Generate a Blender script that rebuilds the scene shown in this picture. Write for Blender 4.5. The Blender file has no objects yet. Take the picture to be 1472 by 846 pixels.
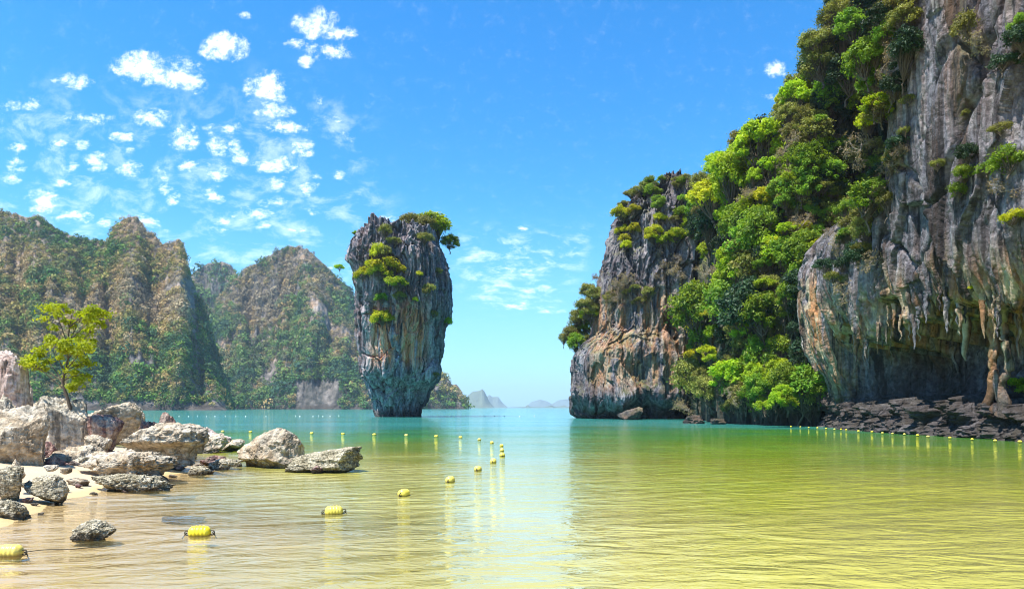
import bpy, bmesh, math, random
import numpy as np
from mathutils import Vector

# ------------------------------------------------------------------ camera, sky, sun, exposure
C = bpy.context.scene.collection
SC = bpy.context.scene
F, CX, HY, EYE = 1000.0, 736.0, 585.5, 1.6      # focal length / centre column / horizon row of the photograph, eye height in metres
cd = bpy.data.cameras.new('camera'); cam = bpy.data.objects.new('camera', cd); C.objects.link(cam)
cam.location = (0, 0, EYE); cam.rotation_euler = (math.radians(90), 0, 0)
cd.sensor_width = 36; cd.lens = 36*F/1472; cd.shift_y = (HY-423)/1472
cd.clip_start = .1; cd.clip_end = 60000
SC.camera = cam
SUN_DIR = Vector((-.34, -.20, .92)).normalized()   # towards the sun
ELEV = math.asin(SUN_DIR.z); AZ = math.atan2(SUN_DIR.x, SUN_DIR.y)   # azimuth from +Y, clockwise
sd = bpy.data.lights.new('sun', 'SUN'); sd.energy = 4.3; sd.angle = math.radians(.5); sd.color = (1, .95, .86)
so = bpy.data.objects.new('sun', sd); C.objects.link(so); so.location = (-40, 10, 90)
so.rotation_euler = (-SUN_DIR).to_track_quat('-Z', 'Y').to_euler()
SC.view_settings.view_transform = 'Standard'; SC.view_settings.look = 'None'
SC.view_settings.exposure = 1.2; SC.view_settings.gamma = 1; SC.view_settings.use_curve_mapping = False
SC.cycles.max_bounces = 7; SC.cycles.transparent_max_bounces = 12; SC.cycles.volume_bounces = 0
SC.cycles.caustics_reflective = False; SC.cycles.caustics_refractive = False
SC.cycles.use_denoising = True; SC.cycles.denoising_prefilter = 'ACCURATE'; SC.cycles.filter_width = 1.05

W = bpy.data.worlds.new('World'); SC.world = W; W.use_nodes = True

class NT:
    """small helper to write node trees"""
    def __init__(s, tree): s.t = tree; s.n = tree.nodes; s.l = tree.links
    def add(s, typ, ins=None, **kw):
        n = s.n.new(typ)
        for k, v in kw.items(): setattr(n, k, v)
        for k, v in (ins or {}).items(): s.put(n.inputs[k], v)
        return n
    def put(s, sock, v):
        if isinstance(v, bpy.types.NodeSocket): s.l.new(v, sock)
        elif isinstance(v, bpy.types.Node): s.l.new(v.outputs[0], sock)
        else:
            if sock.type == 'RGBA' and hasattr(v, '__len__') and len(v) == 3: v = (*v, 1)
            sock.default_value = v
    def math(s, op, a, b=0., c=0., clamp=False):
        return s.add('ShaderNodeMath', {0: a, 1: b, 2: c}, operation=op, use_clamp=clamp).outputs[0]
    def vmath(s, op, a, b=(0, 0, 0)):
        n = s.add('ShaderNodeVectorMath', {0: a, 1: b}, operation=op)
        return n.outputs['Value'] if op in ('LENGTH', 'DISTANCE', 'DOT_PRODUCT') else n.outputs[0]
    def mix(s, f, a, b, bt='MIX'):
        n = s.add('ShaderNodeMix', data_type='RGBA', blend_type=bt)
        s.put(n.inputs[0], f); s.put(n.inputs[6], a); s.put(n.inputs[7], b)
        return n.outputs[2]
    def ss(s, v, a, b, lo=0., hi=1.):
        n = s.add('ShaderNodeMapRange', {0: v, 1: a, 2: b, 3: lo, 4: hi}, interpolation_type='SMOOTHSTEP')
        return n.outputs[0]
    def noise(s, vec, scale, detail=4, rough=.55, dist=0., lac=2.):
        return s.add('ShaderNodeTexNoise', {'Vector': vec, 'Scale': scale, 'Detail': detail, 'Roughness': rough, 'Distortion': dist, 'Lacunarity': lac}).outputs[0]
    def ramp(s, f, stops):
        n = s.add('ShaderNodeValToRGB', {0: f}); e = n.color_ramp.elements
        while len(e) < len(stops): e.new(.5)
        for q, (p, c) in zip(e, stops): q.position = p; q.color = (*c, 1)
        return n.outputs[0]
    def scale(s, vec, sc): return s.vmath('MULTIPLY', vec, sc)

def sky():
    t = NT(W.node_tree); t.n.clear()
    st = t.add('ShaderNodeTexSky', sky_type='NISHITA', sun_disc=False, sun_elevation=ELEV, sun_rotation=AZ,
               altitude=0, air_density=1.1, dust_density=.55, ozone_density=3.2)
    d = t.add('ShaderNodeTexCoord').outputs['Generated']
    sp = t.add('ShaderNodeSeparateXYZ', {0: d}).outputs
    # the photograph's deep azure: a saturated sky, paler towards the sea
    col = t.add('ShaderNodeHueSaturation', {'Hue': SKY_HUE, 'Saturation': SKY_SAT, 'Value': SKY_VAL, 'Color': st}).outputs[0]
    col = t.mix(1., col, SKY_TINT, 'MULTIPLY')
    hz = t.ss(sp[2], .0, .30, 1., 0.)
    col = t.mix(t.math('MULTIPLY', hz, .55), col, (1.9, 3.6, 5.6))
    z = t.math('MAXIMUM', sp[2], .02)
    u = t.math('DIVIDE', sp[0], z); v = t.math('DIVIDE', sp[1], z)
    uv = t.add('ShaderNodeCombineXYZ', {0: u, 1: v, 2: 0.}).outputs[0]
    # cloudlets of one thin layer: each with a place and size in the layer's plan, edges broken by noise
    lv = t.math('MULTIPLY', t.math('LOGARITHM', v, 2.718281828), 1.35)
    ul = t.add('ShaderNodeCombineXYZ', {0: t.math('MULTIPLY', t.math('DIVIDE', u, v), 2.5), 1: lv, 2: 0.}).outputs[0]
    n1 = t.noise(ul, 17., 8, .66, .25)
    n2 = t.noise(ul, 60., 5, .62)
    best = None
    for (px, py, rx, ry, s) in CLOUDS:
        k = HY-py
        e = t.vmath('DIVIDE', t.vmath('SUBTRACT', ul, (2.5*(px-CX)/F, 1.35*math.log(F/k), 0)), (2.5*rx/F*1.15, 1.35*ry/k*1.2, 1))
        m = t.math('MULTIPLY_ADD', t.vmath('LENGTH', e), -s, s)
        best = m if best is None else t.math('MAXIMUM', best, m)
    # altocumulus field over the left of the bay
    def box(val, a, b, c, d_): return t.math('MULTIPLY', t.ss(val, a, b), t.ss(val, c, d_, 1., 0.))
    edge = t.math('MULTIPLY_ADD', v, .10, u)
    field = t.math('MULTIPLY', box(edge, -2.6, -2.2, -.42, -.14), box(v, 1.9, 2.6, 4.6, 6.2))
    cell = t.add('ShaderNodeTexVoronoi', {'Vector': t.vmath('ADD', t.scale(ul, (1, .75, 1)), t.scale(t.add('ShaderNodeTexNoise', {'Vector': ul, 'Scale': 9., 'Detail': 3}).outputs['Color'], (.09, .09, 0))), 'Scale': 9., 'Randomness': 1.}, feature='F1').outputs['Distance']
    big = t.noise(uv, 2.2, 2, .5)
    puff = t.math('MULTIPLY', field, t.math('ADD', t.math('MULTIPLY_ADD', cell, -1.5, .64), t.math('MULTIPLY_ADD', big, 1.7, -.95)))
    best = t.math('MAXIMUM', best, puff)
    dens = t.math('ADD', best, t.math('ADD', t.math('MULTIPLY_ADD', n1, 3.6, -1.75), t.math('MULTIPLY_ADD', n2, 1., -.5)))
    dens = t.math('MULTIPLY', dens, t.ss(best, -.12, .22))
    a = t.math('POWER', t.ss(dens, .0, 1.55), 1.1)
    # thin veils low over the gap
    vs = t.vmath('MULTIPLY', uv, (1.2, .7, 1))
    veil = t.math('MULTIPLY', t.ss(t.noise(ul, 9., 8, .66, .3), .46, .72), t.math('MULTIPLY', box(v, 3.6, 4.4, 6., 7.4), box(u, -.55, -.2, .35, .6)))
    veil2 = t.math('MULTIPLY', t.ss(t.noise(ul, 7., 8, .66, .3), .46, .72), t.math('MULTIPLY', field, .32))
    a = t.math('MAXIMUM', a, t.math('MAXIMUM', t.math('MULTIPLY', veil, .5), veil2))
    a = t.math('MULTIPLY', a, t.ss(sp[2], .05, .14))
    col = t.mix(t.math('MULTIPLY', a, .9), col, CLOUD_COL)
    bg = t.add('ShaderNodeBackground', {'Color': col, 'Strength': SKY_STR})
    out = t.add('ShaderNodeOutputWorld'); t.l.new(bg.outputs[0], out.inputs[0])
SKY_HUE, SKY_SAT, SKY_VAL, SKY_TINT, SKY_STR, CLOUD_COL = .50, 1.36, 1., (.62, 1.04, 1.13), .101, (9.3, 9.6, 10.)
CLOUDS = [(205, 98, 46, 24, 1.2), (255, 105, 40, 22, 1.), (322, 68, 38, 22, 1.15), (455, 35, 34, 24, 1.1), (488, 48, 26, 12, 1.), (425, 64, 20, 9, .6), (440, 88, 14, 10, .8),
          (470, 74, 40, 14, .55), (383, 128, 32, 26, 1.2), (395, 160, 30, 14, .8), (105, 117, 34, 12, .9), (275, 122, 24, 14, .8), (218, 170, 32, 14, 1.), (265, 197, 24, 20, 1.1),
          (130, 172, 50, 9, .6), (176, 197, 20, 8, .8), (84, 209, 17, 10, .9), (119, 208, 14, 8, .9), (138, 232, 18, 15, 1.), (186, 243, 22, 12, .9), (45, 151, 16, 8, .8), (10, 154, 16, 8, .7),
          (320, 210, 26, 15, 1.), (348, 228, 14, 12, .9), (394, 237, 34, 13, 1.), (412, 182, 34, 12, .9), (334, 184, 22, 9, .8), (436, 213, 20, 13, .9), (310, 250, 18, 11, 1.), (268, 240, 26, 10, .9),
          (437, 270, 17, 9, 1.), (247, 286, 11, 9, 1.), (372, 308, 24, 8, .9), (320, 319, 14, 8, .9), (383, 324, 14, 7, .9), (18, 255, 16, 10, .9), (65, 285, 30, 14, .9), (62, 300, 20, 12, .9), (88, 262, 18, 8, .8), (100, 310, 40, 10, .6),
          (470, 172, 22, 8, .6), (395, 292, 26, 7, .7), (352, 22, 16, 6, .5), (1116, 100, 20, 14, .62), (1108, 138, 14, 9, .42), (745, 385, 50, 12, .42), (735, 440, 44, 6, .6), (790, 446, 26, 5, .5), (700, 400, 40, 8, .35), (750, 328, 12, 5, .5)]
sky()

# ------------------------------------------------------------------ helpers: noise
_rng = np.random.default_rng(7)
_perm = np.tile(_rng.permutation(256), 3).astype(np.int64)
_g = _rng.normal(size=(256, 3)); _g /= np.linalg.norm(_g, axis=1)[:, None]

def perlin(p):
    shp = p.shape[:-1]; p = p.reshape(-1, 3)
    i = np.floor(p).astype(np.int64); f = p-i; i &= 255
    w = f*f*f*(f*(f*6-15)+10)
    out = np.zeros(len(p))
    for dx in (0, 1):
        wx = w[:, 0] if dx else 1-w[:, 0]
        for dy in (0, 1):
            wy = w[:, 1] if dy else 1-w[:, 1]
            for dz in (0, 1):
                wz = w[:, 2] if dz else 1-w[:, 2]
                h = _perm[_perm[_perm[i[:, 0]+dx]+i[:, 1]+dy]+i[:, 2]+dz]
                out += wx*wy*wz*((f-np.array((dx, dy, dz)))*_g[h]).sum(1)
    return (out*1.5).reshape(shp)

def fbm(p, o=4, gain=.5, lac=2.03):
    a, s, tot = 1., 0., 0.
    for k in range(o):
        s = s+a*perlin(p+k*17.3); tot += a; a *= gain; p = p*lac
    return s/tot*1.4

def ridged(p, o=4, gain=.55, lac=2.1):
    a, s, tot = 1., 0., 0.
    for k in range(o):
        s = s+a*(1-np.abs(perlin(p+k*11.7))*1.7); tot += a; a *= gain; p = p*lac
    return s/tot

def worley(p):
    """nearest cell distance and the cell's random value (blocky facets)"""
    shp = p.shape[:-1]; p = p.reshape(-1, 3)
    i = np.floor(p).astype(np.int64)
    d1 = np.full(len(p), 9.); d2 = d1.copy(); idv = np.zeros(len(p))
    for dx in (-1, 0, 1):
        for dy in (-1, 0, 1):
            for dz in (-1, 0, 1):
                c = i+np.array((dx, dy, dz)); ci = c & 255
                h = _perm[_perm[_perm[ci[:, 0]]+ci[:, 1]]+ci[:, 2]]
                q = c+.5+_g[h]*.45
                d = np.sqrt(((p-q)**2).sum(1))
                n = d < d1
                d2 = np.where(n, d1, np.minimum(d2, d)); idv = np.where(n, h/255., idv); d1 = np.where(n, d, d1)
    return d1.reshape(shp), (d2-d1).reshape(shp), idv.reshape(shp)

def sm(x, a, b):
    t = np.clip((x-a)/(b-a), 0, 1); return t*t*(3-2*t)

# ------------------------------------------------------------------ helpers: objects
def mesh_np(name, v, f, smooth=True, mats=(), attrs=None):
    v = np.ascontiguousarray(v, dtype=np.float32).reshape(-1, 3); f = np.ascontiguousarray(f, dtype=np.int32)
    me = bpy.data.meshes.new(name); k = f.shape[1]
    me.vertices.add(len(v)); me.vertices.foreach_set('co', v.ravel())
    me.loops.add(f.size); me.loops.foreach_set('vertex_index', f.ravel())
    me.polygons.add(len(f)); me.polygons.foreach_set('loop_start', np.arange(0, f.size, k, dtype=np.int32))
    me.polygons.foreach_set('loop_total', np.full(len(f), k, dtype=np.int32))
    me.polygons.foreach_set('use_smooth', np.full(len(f), smooth))
    for m in mats: me.materials.append(m)
    for an, a in (attrs or {}).items():
        a = np.asarray(a, dtype=np.float32)
        if a.ndim == 1:
            at = me.attributes.new(an, 'FLOAT', 'POINT'); at.data.foreach_set('value', a)
        else:
            at = me.attributes.new(an, 'FLOAT_COLOR', 'POINT')
            at.data.foreach_set('color', np.c_[a, np.ones(len(a))].astype(np.float32).ravel())
    me.update(calc_edges=True); me.validate()
    return me

def link(name, me, loc=(0, 0, 0), parent=None, **props):
    o = bpy.data.objects.new(name, me); C.objects.link(o); o.location = loc
    if parent is not None: o.parent = parent
    for k, v in props.items():
        if v: o[k] = v
    return o

def grid_faces(nu, nv, wrap=False):
    a = np.arange(nu*nv).reshape(nu, nv)
    if wrap: a = np.concatenate([a, a[:1]])
    q = np.stack([a[:-1, :-1], a[1:, :-1], a[1:, 1:], a[:-1, 1:]], -1)
    return q.reshape(-1, 4)

def normals(P, wrap=False):
    """vertex normals of a grid of points"""
    if wrap:
        du = np.roll(P, -1, 0)-np.roll(P, 1, 0)
    else: du = np.gradient(P, axis=0)
    dv = np.gradient(P, axis=1)
    n = np.cross(du, dv); return n/np.maximum(np.linalg.norm(n, axis=-1, keepdims=True), 1e-9)

def at(px, py, Y): return np.array(((px-CX)/F*Y, Y, EYE+(HY-py)/F*Y))
def ground_at(px, py, z=0.):
    Y = (EYE-z)*F/(py-HY); return ((px-CX)/F*Y, Y, z)
def proj(P): return CX+F*P[..., 0]/P[..., 1], HY-F*(P[..., 2]-EYE)/P[..., 1]

def find(P, N, px, py, tol=5.):
    """the surface point that shows at a place of the photograph: the nearest to the eye of those that project there"""
    x, y = proj(P); d = np.hypot(x-px, y-py); Y = np.where(d < tol, P[..., 1], 1e9)
    i = np.unravel_index(np.argmin(Y) if Y.min() < 1e8 else np.argmin(d), d.shape)
    return P[i], N[i]

def tube(path, rad, n=6):
    path = np.asarray(path, float); rad = np.asarray(rad, float)
    t = np.gradient(path, axis=0); t /= np.maximum(np.linalg.norm(t, axis=1), 1e-9)[:, None]
    ref = np.where(np.abs(t[:, 2:3]) > .9, np.array((1., 0, 0)), np.array((0, 0, 1.)))
    a = np.cross(t, ref); a /= np.maximum(np.linalg.norm(a, axis=1), 1e-9)[:, None]; b = np.cross(t, a)
    th = np.arange(n)*2*math.pi/n
    v = path[:, None]+rad[:, None, None]*(np.cos(th)[None, :, None]*a[:, None]+np.sin(th)[None, :, None]*b[:, None])
    k = len(path); ix = np.arange(k*n).reshape(k, n); jx = np.roll(ix, -1, 1)
    f = np.stack([ix[:-1], jx[:-1], jx[1:], ix[1:]], -1).reshape(-1, 4)
    return v.reshape(-1, 3), f

class Soup:
    def __init__(s): s.v = []; s.f = []; s.n = 0; s.a = []
    def add(s, v, f, a=None):
        s.v.append(v); s.f.append(f+s.n); s.n += len(v)
        if a is not None: s.a.append(a)
    def mesh(s, name, mat, smooth=True, attr=None):
        return mesh_np(name, np.concatenate(s.v), np.concatenate(s.f), smooth, (mat,), {attr: np.concatenate(s.a)} if attr else None)

# ------------------------------------------------------------------ materials
def material(name):
    m = bpy.data.materials.new(name); m.use_nodes = True; t = NT(m.node_tree); t.n.clear()
    return m, t, t.add('ShaderNodeOutputMaterial')

def rock_mat(name, dark, mid, light, warm, cream, warm_amt=.5, scale=1., bump=.5, streak=.10, tide=2.2, speck=.35, veg=0., wavy=.6):
    """weathered limestone: grey body streaked down the face, warm and cream seeps where the 'warm' attribute allows, dark tide band (on the cliff also painted cave shade)"""
    m, t, out = material(name)
    pos = t.add('ShaderNodeNewGeometry').outputs['Position']
    big = t.noise(t.scale(pos, (.16*scale, .16*scale, .10*scale)), 1., 5, .6, .3)
    st = t.noise(t.scale(pos, (.9*scale, .9*scale, streak*scale)), 1., 7, .62, .6)
    fine = t.noise(pos, 2.6*scale, 9, .68)
    f = t.math('ADD', t.math('MULTIPLY', st, .6), t.math('ADD', t.math('MULTIPLY', big, .45), t.math('MULTIPLY', fine, .25)))
    f = t.math('MULTIPLY_ADD', f, 1.0, -.15)
    col = t.ramp(f, [(.37, dark), (.48, mid), (.62, light)])
    wa = t.add('ShaderNodeAttribute', attribute_name='warm').outputs['Fac']
    wn = t.noise(t.scale(pos, (.55*scale, .55*scale, .05*scale)), 1., 6, .6, .8)
    wn2 = t.noise(t.scale(pos, (.8*scale, .8*scale, .09*scale)), 1.3, 5, .6, .4)
    wm = t.math('MULTIPLY', t.ss(wn, .38, .52), wa)
    wcol = t.mix(t.ss(wn2, .42, .62), warm, cream)
    col = t.mix(t.math('MULTIPLY', wm, warm_amt), col, wcol)
    col = t.mix(t.math('MULTIPLY', t.ss(t.noise(t.scale(pos, (1.1*scale, 1.1*scale, .06*scale)), 1.4, 6, .6, .3), .53, .64), .8), col, tuple(c*.75 for c in dark))
    col = t.mix(speck, col, t.ramp(fine, [(.36, (.25, .25, .27)), (.62, (1.5, 1.45, 1.4))]), 'MULTIPLY')
    if veg:
        nz = t.add('ShaderNodeSeparateXYZ', {0: t.add('ShaderNodeNewGeometry').outputs['Normal']}).outputs[2]
        g = t.math('MULTIPLY', t.ss(nz, .1, .7), t.ss(t.noise(pos, .5, 5, .6), .42, .6))
        col = t.mix(t.math('MULTIPLY', g, veg), col, (.09, .11, .02))
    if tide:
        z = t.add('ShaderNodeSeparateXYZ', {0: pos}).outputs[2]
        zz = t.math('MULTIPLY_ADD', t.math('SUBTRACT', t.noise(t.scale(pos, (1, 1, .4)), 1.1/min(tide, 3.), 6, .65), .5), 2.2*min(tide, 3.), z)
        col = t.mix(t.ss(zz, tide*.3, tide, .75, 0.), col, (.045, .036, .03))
    crack = t.add('ShaderNodeTexVoronoi', {'Vector': t.vmath('ADD', t.scale(pos, (.55*scale, .55*scale, .26*scale)), t.scale(t.add('ShaderNodeTexNoise', {'Vector': pos, 'Scale': .8*scale, 'Detail': 5}).outputs['Color'], (.8, .8, .8))), 'Scale': 1.6}, feature='DISTANCE_TO_EDGE').outputs[0]
    h = t.math('ADD', t.math('MULTIPLY', t.math('MINIMUM', crack, .12), 1.6), t.math('ADD', t.math('MULTIPLY', fine, .6), t.math('MULTIPLY', st, .7)))
    bp = t.add('ShaderNodeBump', {'Strength': bump, 'Distance': .55/scale, 'Height': h})
    b = t.add('ShaderNodeBsdfPrincipled', {'Base Color': col, 'Roughness': .88, 'Specular IOR Level': .2, 'Normal': bp})
    t.l.new(b.outputs[0], out.inputs[0]); return m

def leaf_mat(name, a, b, trans=.35, rnd=.5):
    m, t, out = material(name)
    tone = t.add('ShaderNodeAttribute', attribute_name='tone').outputs['Fac']
    r = t.add('ShaderNodeObjectInfo').outputs['Random']
    col = t.mix(tone, a, b)
    col = t.add('ShaderNodeHueSaturation', {'Hue': t.math('MULTIPLY_ADD', r, .035*rnd*2, .5-.0175*rnd*2), 'Saturation': 1., 'Value': t.math('MULTIPLY_ADD', r, rnd, 1-.5*rnd), 'Color': col}).outputs[0]
    b1 = t.add('ShaderNodeBsdfPrincipled', {'Base Color': col, 'Roughness': .5, 'Specular IOR Level': .25})
    b2 = t.add('ShaderNodeBsdfTranslucent', {'Color': t.mix(1., col, (1.25, 1.2, .6), 'MULTIPLY')})
    mx = t.add('ShaderNodeMixShader', {0: trans, 1: b1, 2: b2}); t.l.new(mx.outputs[0], out.inputs[0]); return m

def plain_mat(name, col, rough=.8, var=.3, scale=3., spec=.3):
    m, t, out = material(name)
    tc = t.add('ShaderNodeTexCoord').outputs['Object']
    n = t.noise(tc, scale, 6, .6)
    c = t.mix(n, tuple(x*(1-var) for x in col), tuple(min(x*(1+var), .95) for x in col))
    bp = t.add('ShaderNodeBump', {'Strength': .3, 'Distance': .02, 'Height': n})
    b = t.add('ShaderNodeBsdfPrincipled', {'Base Color': c, 'Roughness': rough, 'Specular IOR Level': spec, 'Normal': bp})
    t.l.new(b.outputs[0], out.inputs[0]); return m

def attr_mat(name, rough=.8, trans=.0):
    m, t, out = material(name)
    col = t.add('ShaderNodeAttribute', attribute_name='col').outputs['Color']
    b1 = t.add('ShaderNodeBsdfPrincipled', {'Base Color': col, 'Roughness': rough, 'Specular IOR Level': .15})
    if trans:
        b2 = t.add('ShaderNodeBsdfTranslucent', {'Color': col})
        b1 = t.add('ShaderNodeMixShader', {0: trans, 1: b1, 2: b2})
    t.l.new(b1.outputs[0], out.inputs[0]); return m

GREY = dict(dark=(.03, .03, .036), mid=(.14, .14, .165), light=(.36, .355, .38))
M_STACK = rock_mat('stack_limestone', **GREY, warm=(.50, .19, .085), cream=(.58, .40, .27), warm_amt=.95, veg=0.)
M_HEAD = rock_mat('headland_limestone', dark=(.02, .02, .027), mid=(.095, .09, .11), light=(.26, .25, .275), warm=(.36, .17, .065), cream=(.44, .34, .22), warm_amt=.7, veg=.5)
M_CLIFF = rock_mat('cliff_limestone', dark=(.035, .03, .032), mid=(.128, .122, .142), light=(.30, .292, .325), warm=(.40, .19, .07), cream=(.55, .46, .30), warm_amt=.9, scale=1.15, streak=.05, veg=.2, tide=5.2, bump=.75, speck=.5)  # tide stain taken higher to paint the cave's shade into the rock
M_SLOPE = rock_mat('slope_ground', dark=(.02, .025, .015), mid=(.07, .07, .045), light=(.17, .15, .11), warm=(.2, .12, .05), cream=(.25, .2, .1), warm_amt=.2, veg=.9)
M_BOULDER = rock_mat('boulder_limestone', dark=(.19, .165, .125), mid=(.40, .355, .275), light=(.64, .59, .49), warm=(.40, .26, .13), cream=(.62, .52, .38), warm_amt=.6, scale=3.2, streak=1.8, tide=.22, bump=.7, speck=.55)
M_PINK = rock_mat('pinkish_limestone', dark=(.22, .16, .13), mid=(.50, .42, .37), light=(.70, .65, .60), warm=(.45, .22, .15), cream=(.72, .62, .55), warm_amt=.5, scale=3., streak=1.8, tide=0., bump=.6, speck=.45)
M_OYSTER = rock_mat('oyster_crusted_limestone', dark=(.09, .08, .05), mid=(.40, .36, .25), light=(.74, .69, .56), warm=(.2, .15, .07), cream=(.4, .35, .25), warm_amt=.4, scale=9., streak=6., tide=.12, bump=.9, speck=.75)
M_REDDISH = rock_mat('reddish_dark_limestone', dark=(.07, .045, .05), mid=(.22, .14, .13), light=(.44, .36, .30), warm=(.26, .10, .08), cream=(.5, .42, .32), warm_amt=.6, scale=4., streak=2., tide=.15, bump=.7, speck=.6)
M_BARK = plain_mat('bark', (.11, .085, .06), .9)
M_TWIG = plain_mat('dry_twigs', (.30, .25, .20), .9)
LEAF = {
    'yellow': leaf_mat('yellow_green_leaves', (.34, .38, .012), (.58, .58, .03), .48),
    'bright': leaf_mat('bright_green_leaves', (.22, .35, .012), (.44, .53, .03), .48),
    'mid': leaf_mat('mid_green_leaves', (.09, .19, .018), (.27, .39, .035), .43),
    'dark': leaf_mat('dark_green_leaves', (.014, .04, .018), (.05, .09, .04), .3),
    'lime': leaf_mat('lime_green_leaves', (.27, .38, .012), (.46, .55, .03), .5),
    'olive': leaf_mat('olive_leaves', (.13, .15, .025), (.32, .31, .08), .4),
    'dry': leaf_mat('dry_tan_leaves', (.20, .14, .07), (.36, .28, .16), .3),
}
# ------------------------------------------------------------------ ground (sand, sea bed) and water
SH_Y = [-200, 0, 5, 8, 9.6, 10.7, 12.1, 13, 16.2, 16.9, 19.4, 23, 26, 32, 45, 80, 200]
SH_X = [-6.4, -6.2, -6.3, -6.6, -6.8, -7.2, -7.9, -7.9, -8.0, -7.8, -8.8, -11.2, -14, -20, -40, -90, -20000]
def shore(y): return np.interp(y, SH_Y, SH_X)

def ground_z(x, y):
    p = np.stack([x*.35, y*.35, 0*x], -1)
    dx = x-shore(y)+.35*fbm(p, 3)+.5*fbm(p*.4+3, 3)
    land = np.minimum(.13*np.maximum(-dx, 0), 1.1)+.05*fbm(p*3+9, 3)*sm(-dx, .3, 2)
    dep = .048*np.maximum(dx, 0)+(.035+.05*sm(x, 2, -12)*sm(y, 18, 40))*np.maximum(y-9, 0)*sm(dx, 0, 3)-.10*np.maximum(x-4, 0)*sm(y, 150, 60)*.35
    return np.where(dx < 0, land, -np.clip(dep, .02, 9.))

def polar(rs, n):
    th = np.linspace(0, 2*math.pi, n, endpoint=False)
    return np.stack([rs[None, :]*np.sin(th)[:, None], rs[None, :]*np.cos(th)[:, None]], -1)

def build_ground():
    rs = np.concatenate([[0.], np.geomspace(1.2, 60, 230), np.geomspace(62, 9000, 60)])
    xy = polar(rs, 420)
    z = ground_z(xy[..., 0], xy[..., 1])
    P = np.concatenate([xy, z[..., None]], -1)
    m, t, out = material('sand')
    pos = t.add('ShaderNodeNewGeometry').outputs['Position']
    n = t.noise(pos, .8, 6, .6); n2 = t.noise(pos, 60., 4, .7); n3 = t.noise(pos, 6., 5, .6)
    c = t.mix(n, (.44, .335, .21), (.57, .45, .31))
    c = t.mix(t.ss(n2, .5, .75), c, (.36, .25, .17))
    zz = t.math('MULTIPLY_ADD', n, .06, t.add('ShaderNodeSeparateXYZ', {0: pos}).outputs[2])
    wet = t.ss(zz, .03, .12, 1., 0.)
    c = t.mix(t.math('MULTIPLY', wet, .75), c, (.50, .36, .15))
    h = t.math('ADD', t.math('MULTIPLY', n3, .5), t.math('MULTIPLY', n2, .08))
    bp = t.add('ShaderNodeBump', {'Strength': .5, 'Distance': .06, 'Height': h})
    b = t.add('ShaderNodeBsdfPrincipled', {'Base Color': c, 'Roughness': t.math('MULTIPLY_ADD', wet, -.45, .9), 'Specular IOR Level': .3, 'Normal': bp})
    t.l.new(b.outputs[0], out.inputs[0])
    link('ground', mesh_np('ground', P, grid_faces(420, len(rs), True), True, (m,)), kind='structure')

def build_water():
    rs = np.concatenate([[0.], np.geomspace(1.0, 60, 200), np.geomspace(62, 9000, 70)])
    xy = polar(rs, 420)
    dep = -ground_z(xy[..., 0], xy[..., 1])
    P = np.concatenate([xy, 0*dep[..., None]], -1)
    m, t, out = material('sea_water')
    pos = t.add('ShaderNodeNewGeometry').outputs['Position']
    d = t.add('ShaderNodeAttribute', attribute_name='depth').outputs['Fac']
    big = t.noise(t.scale(pos, (.09, .16, 1)), 1., 6, .62, 1.2)
    dd = t.math('MULTIPLY', d, t.math('MULTIPLY_ADD', t.math('SUBTRACT', big, .5), 1.5, 1.))
    dn = t.math('DIVIDE', dd, 6.)
    body = t.ramp(dn, WATER_RAMP)
    # ripples: short wavelets riding on longer ones, crests lying across the view
    w1 = t.noise(t.scale(pos, (.8, 1.5, 1)), 1., 3, .5, 1.5)
    w2 = t.noise(t.scale(pos, (2.2, 4.2, 1)), 1., 4, .55, 1.6)
    w3 = t.noise(t.scale(pos, (.12, .30, 1)), 1., 3, .5, .5)
    calm = t.ss(t.noise(t.scale(pos, (.03, .10, 1)), 1., 3), .40, .62, .55, 1.15)
    h = t.math('ADD', t.math('MULTIPLY', w1, .15), t.math('ADD', t.math('MULTIPLY', w2, .060), t.math('MULTIPLY', w3, .26)))
    tr_ = t.add('ShaderNodeMapping', {'Vector': pos, 'Rotation': (0, 0, math.radians(-24))}).outputs[0]
    wt = t.add('ShaderNodeTexWave', {'Vector': t.scale(tr_, (.10, .42, 1)), 'Scale': 1.1, 'Distortion': 5.5, 'Detail': 3, 'Detail Scale': 1.6}, wave_type='BANDS', bands_direction='Y').outputs['Fac']
    h = t.math('ADD', h, t.math('MULTIPLY', wt, .028))
    h = t.math('MULTIPLY', h, calm)
    bp = t.add('ShaderNodeBump', {'Strength': 1., 'Distance': WAVE, 'Height': h})
    dif = t.add('ShaderNodeBsdfDiffuse', {'Color': body, 'Normal': bp})
    tr = t.add('ShaderNodeBsdfTransparent', {'Color': t.mix(t.ss(d, 0., .5), (.99, .97, .93), (.9, .8, .5))})
    opaq = t.ss(d, .0, .40, 0., 1.)
    inn = t.add('ShaderNodeMixShader', {0: opaq, 1: tr, 2: dif})
    gl = t.add('ShaderNodeBsdfGlossy', {'Color': (1, 1, 1), 'Roughness': .04, 'Normal': bp})
    fr = t.add('ShaderNodeFresnel', {'IOR': 1.33, 'Normal': bp})
    fr = t.math('MINIMUM', t.math('MULTIPLY', fr, REFL), REFL_MAX)
    mx = t.add('ShaderNodeMixShader', {0: fr, 1: inn, 2: gl})
    t.l.new(mx.outputs[0], out.inputs[0])
    link('water', mesh_np('water', P, grid_faces(420, len(rs), True), True, (m,), {'depth': dep.reshape(-1)}), kind='structure')
WAVE, REFL, REFL_MAX = .42, 1.4, .72
WATER_RAMP = [(.0, (.44, .39, .18)), (.05, (.41, .365, .10)), (.12, (.30, .30, .04)), (.20, (.19, .26, .022)), (.32, (.11, .215, .02)), (.48, (.06, .215, .035)), (.68, (.042, .21, .085)), (.92, (.045, .26, .23))]
build_ground(); build_water()

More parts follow.
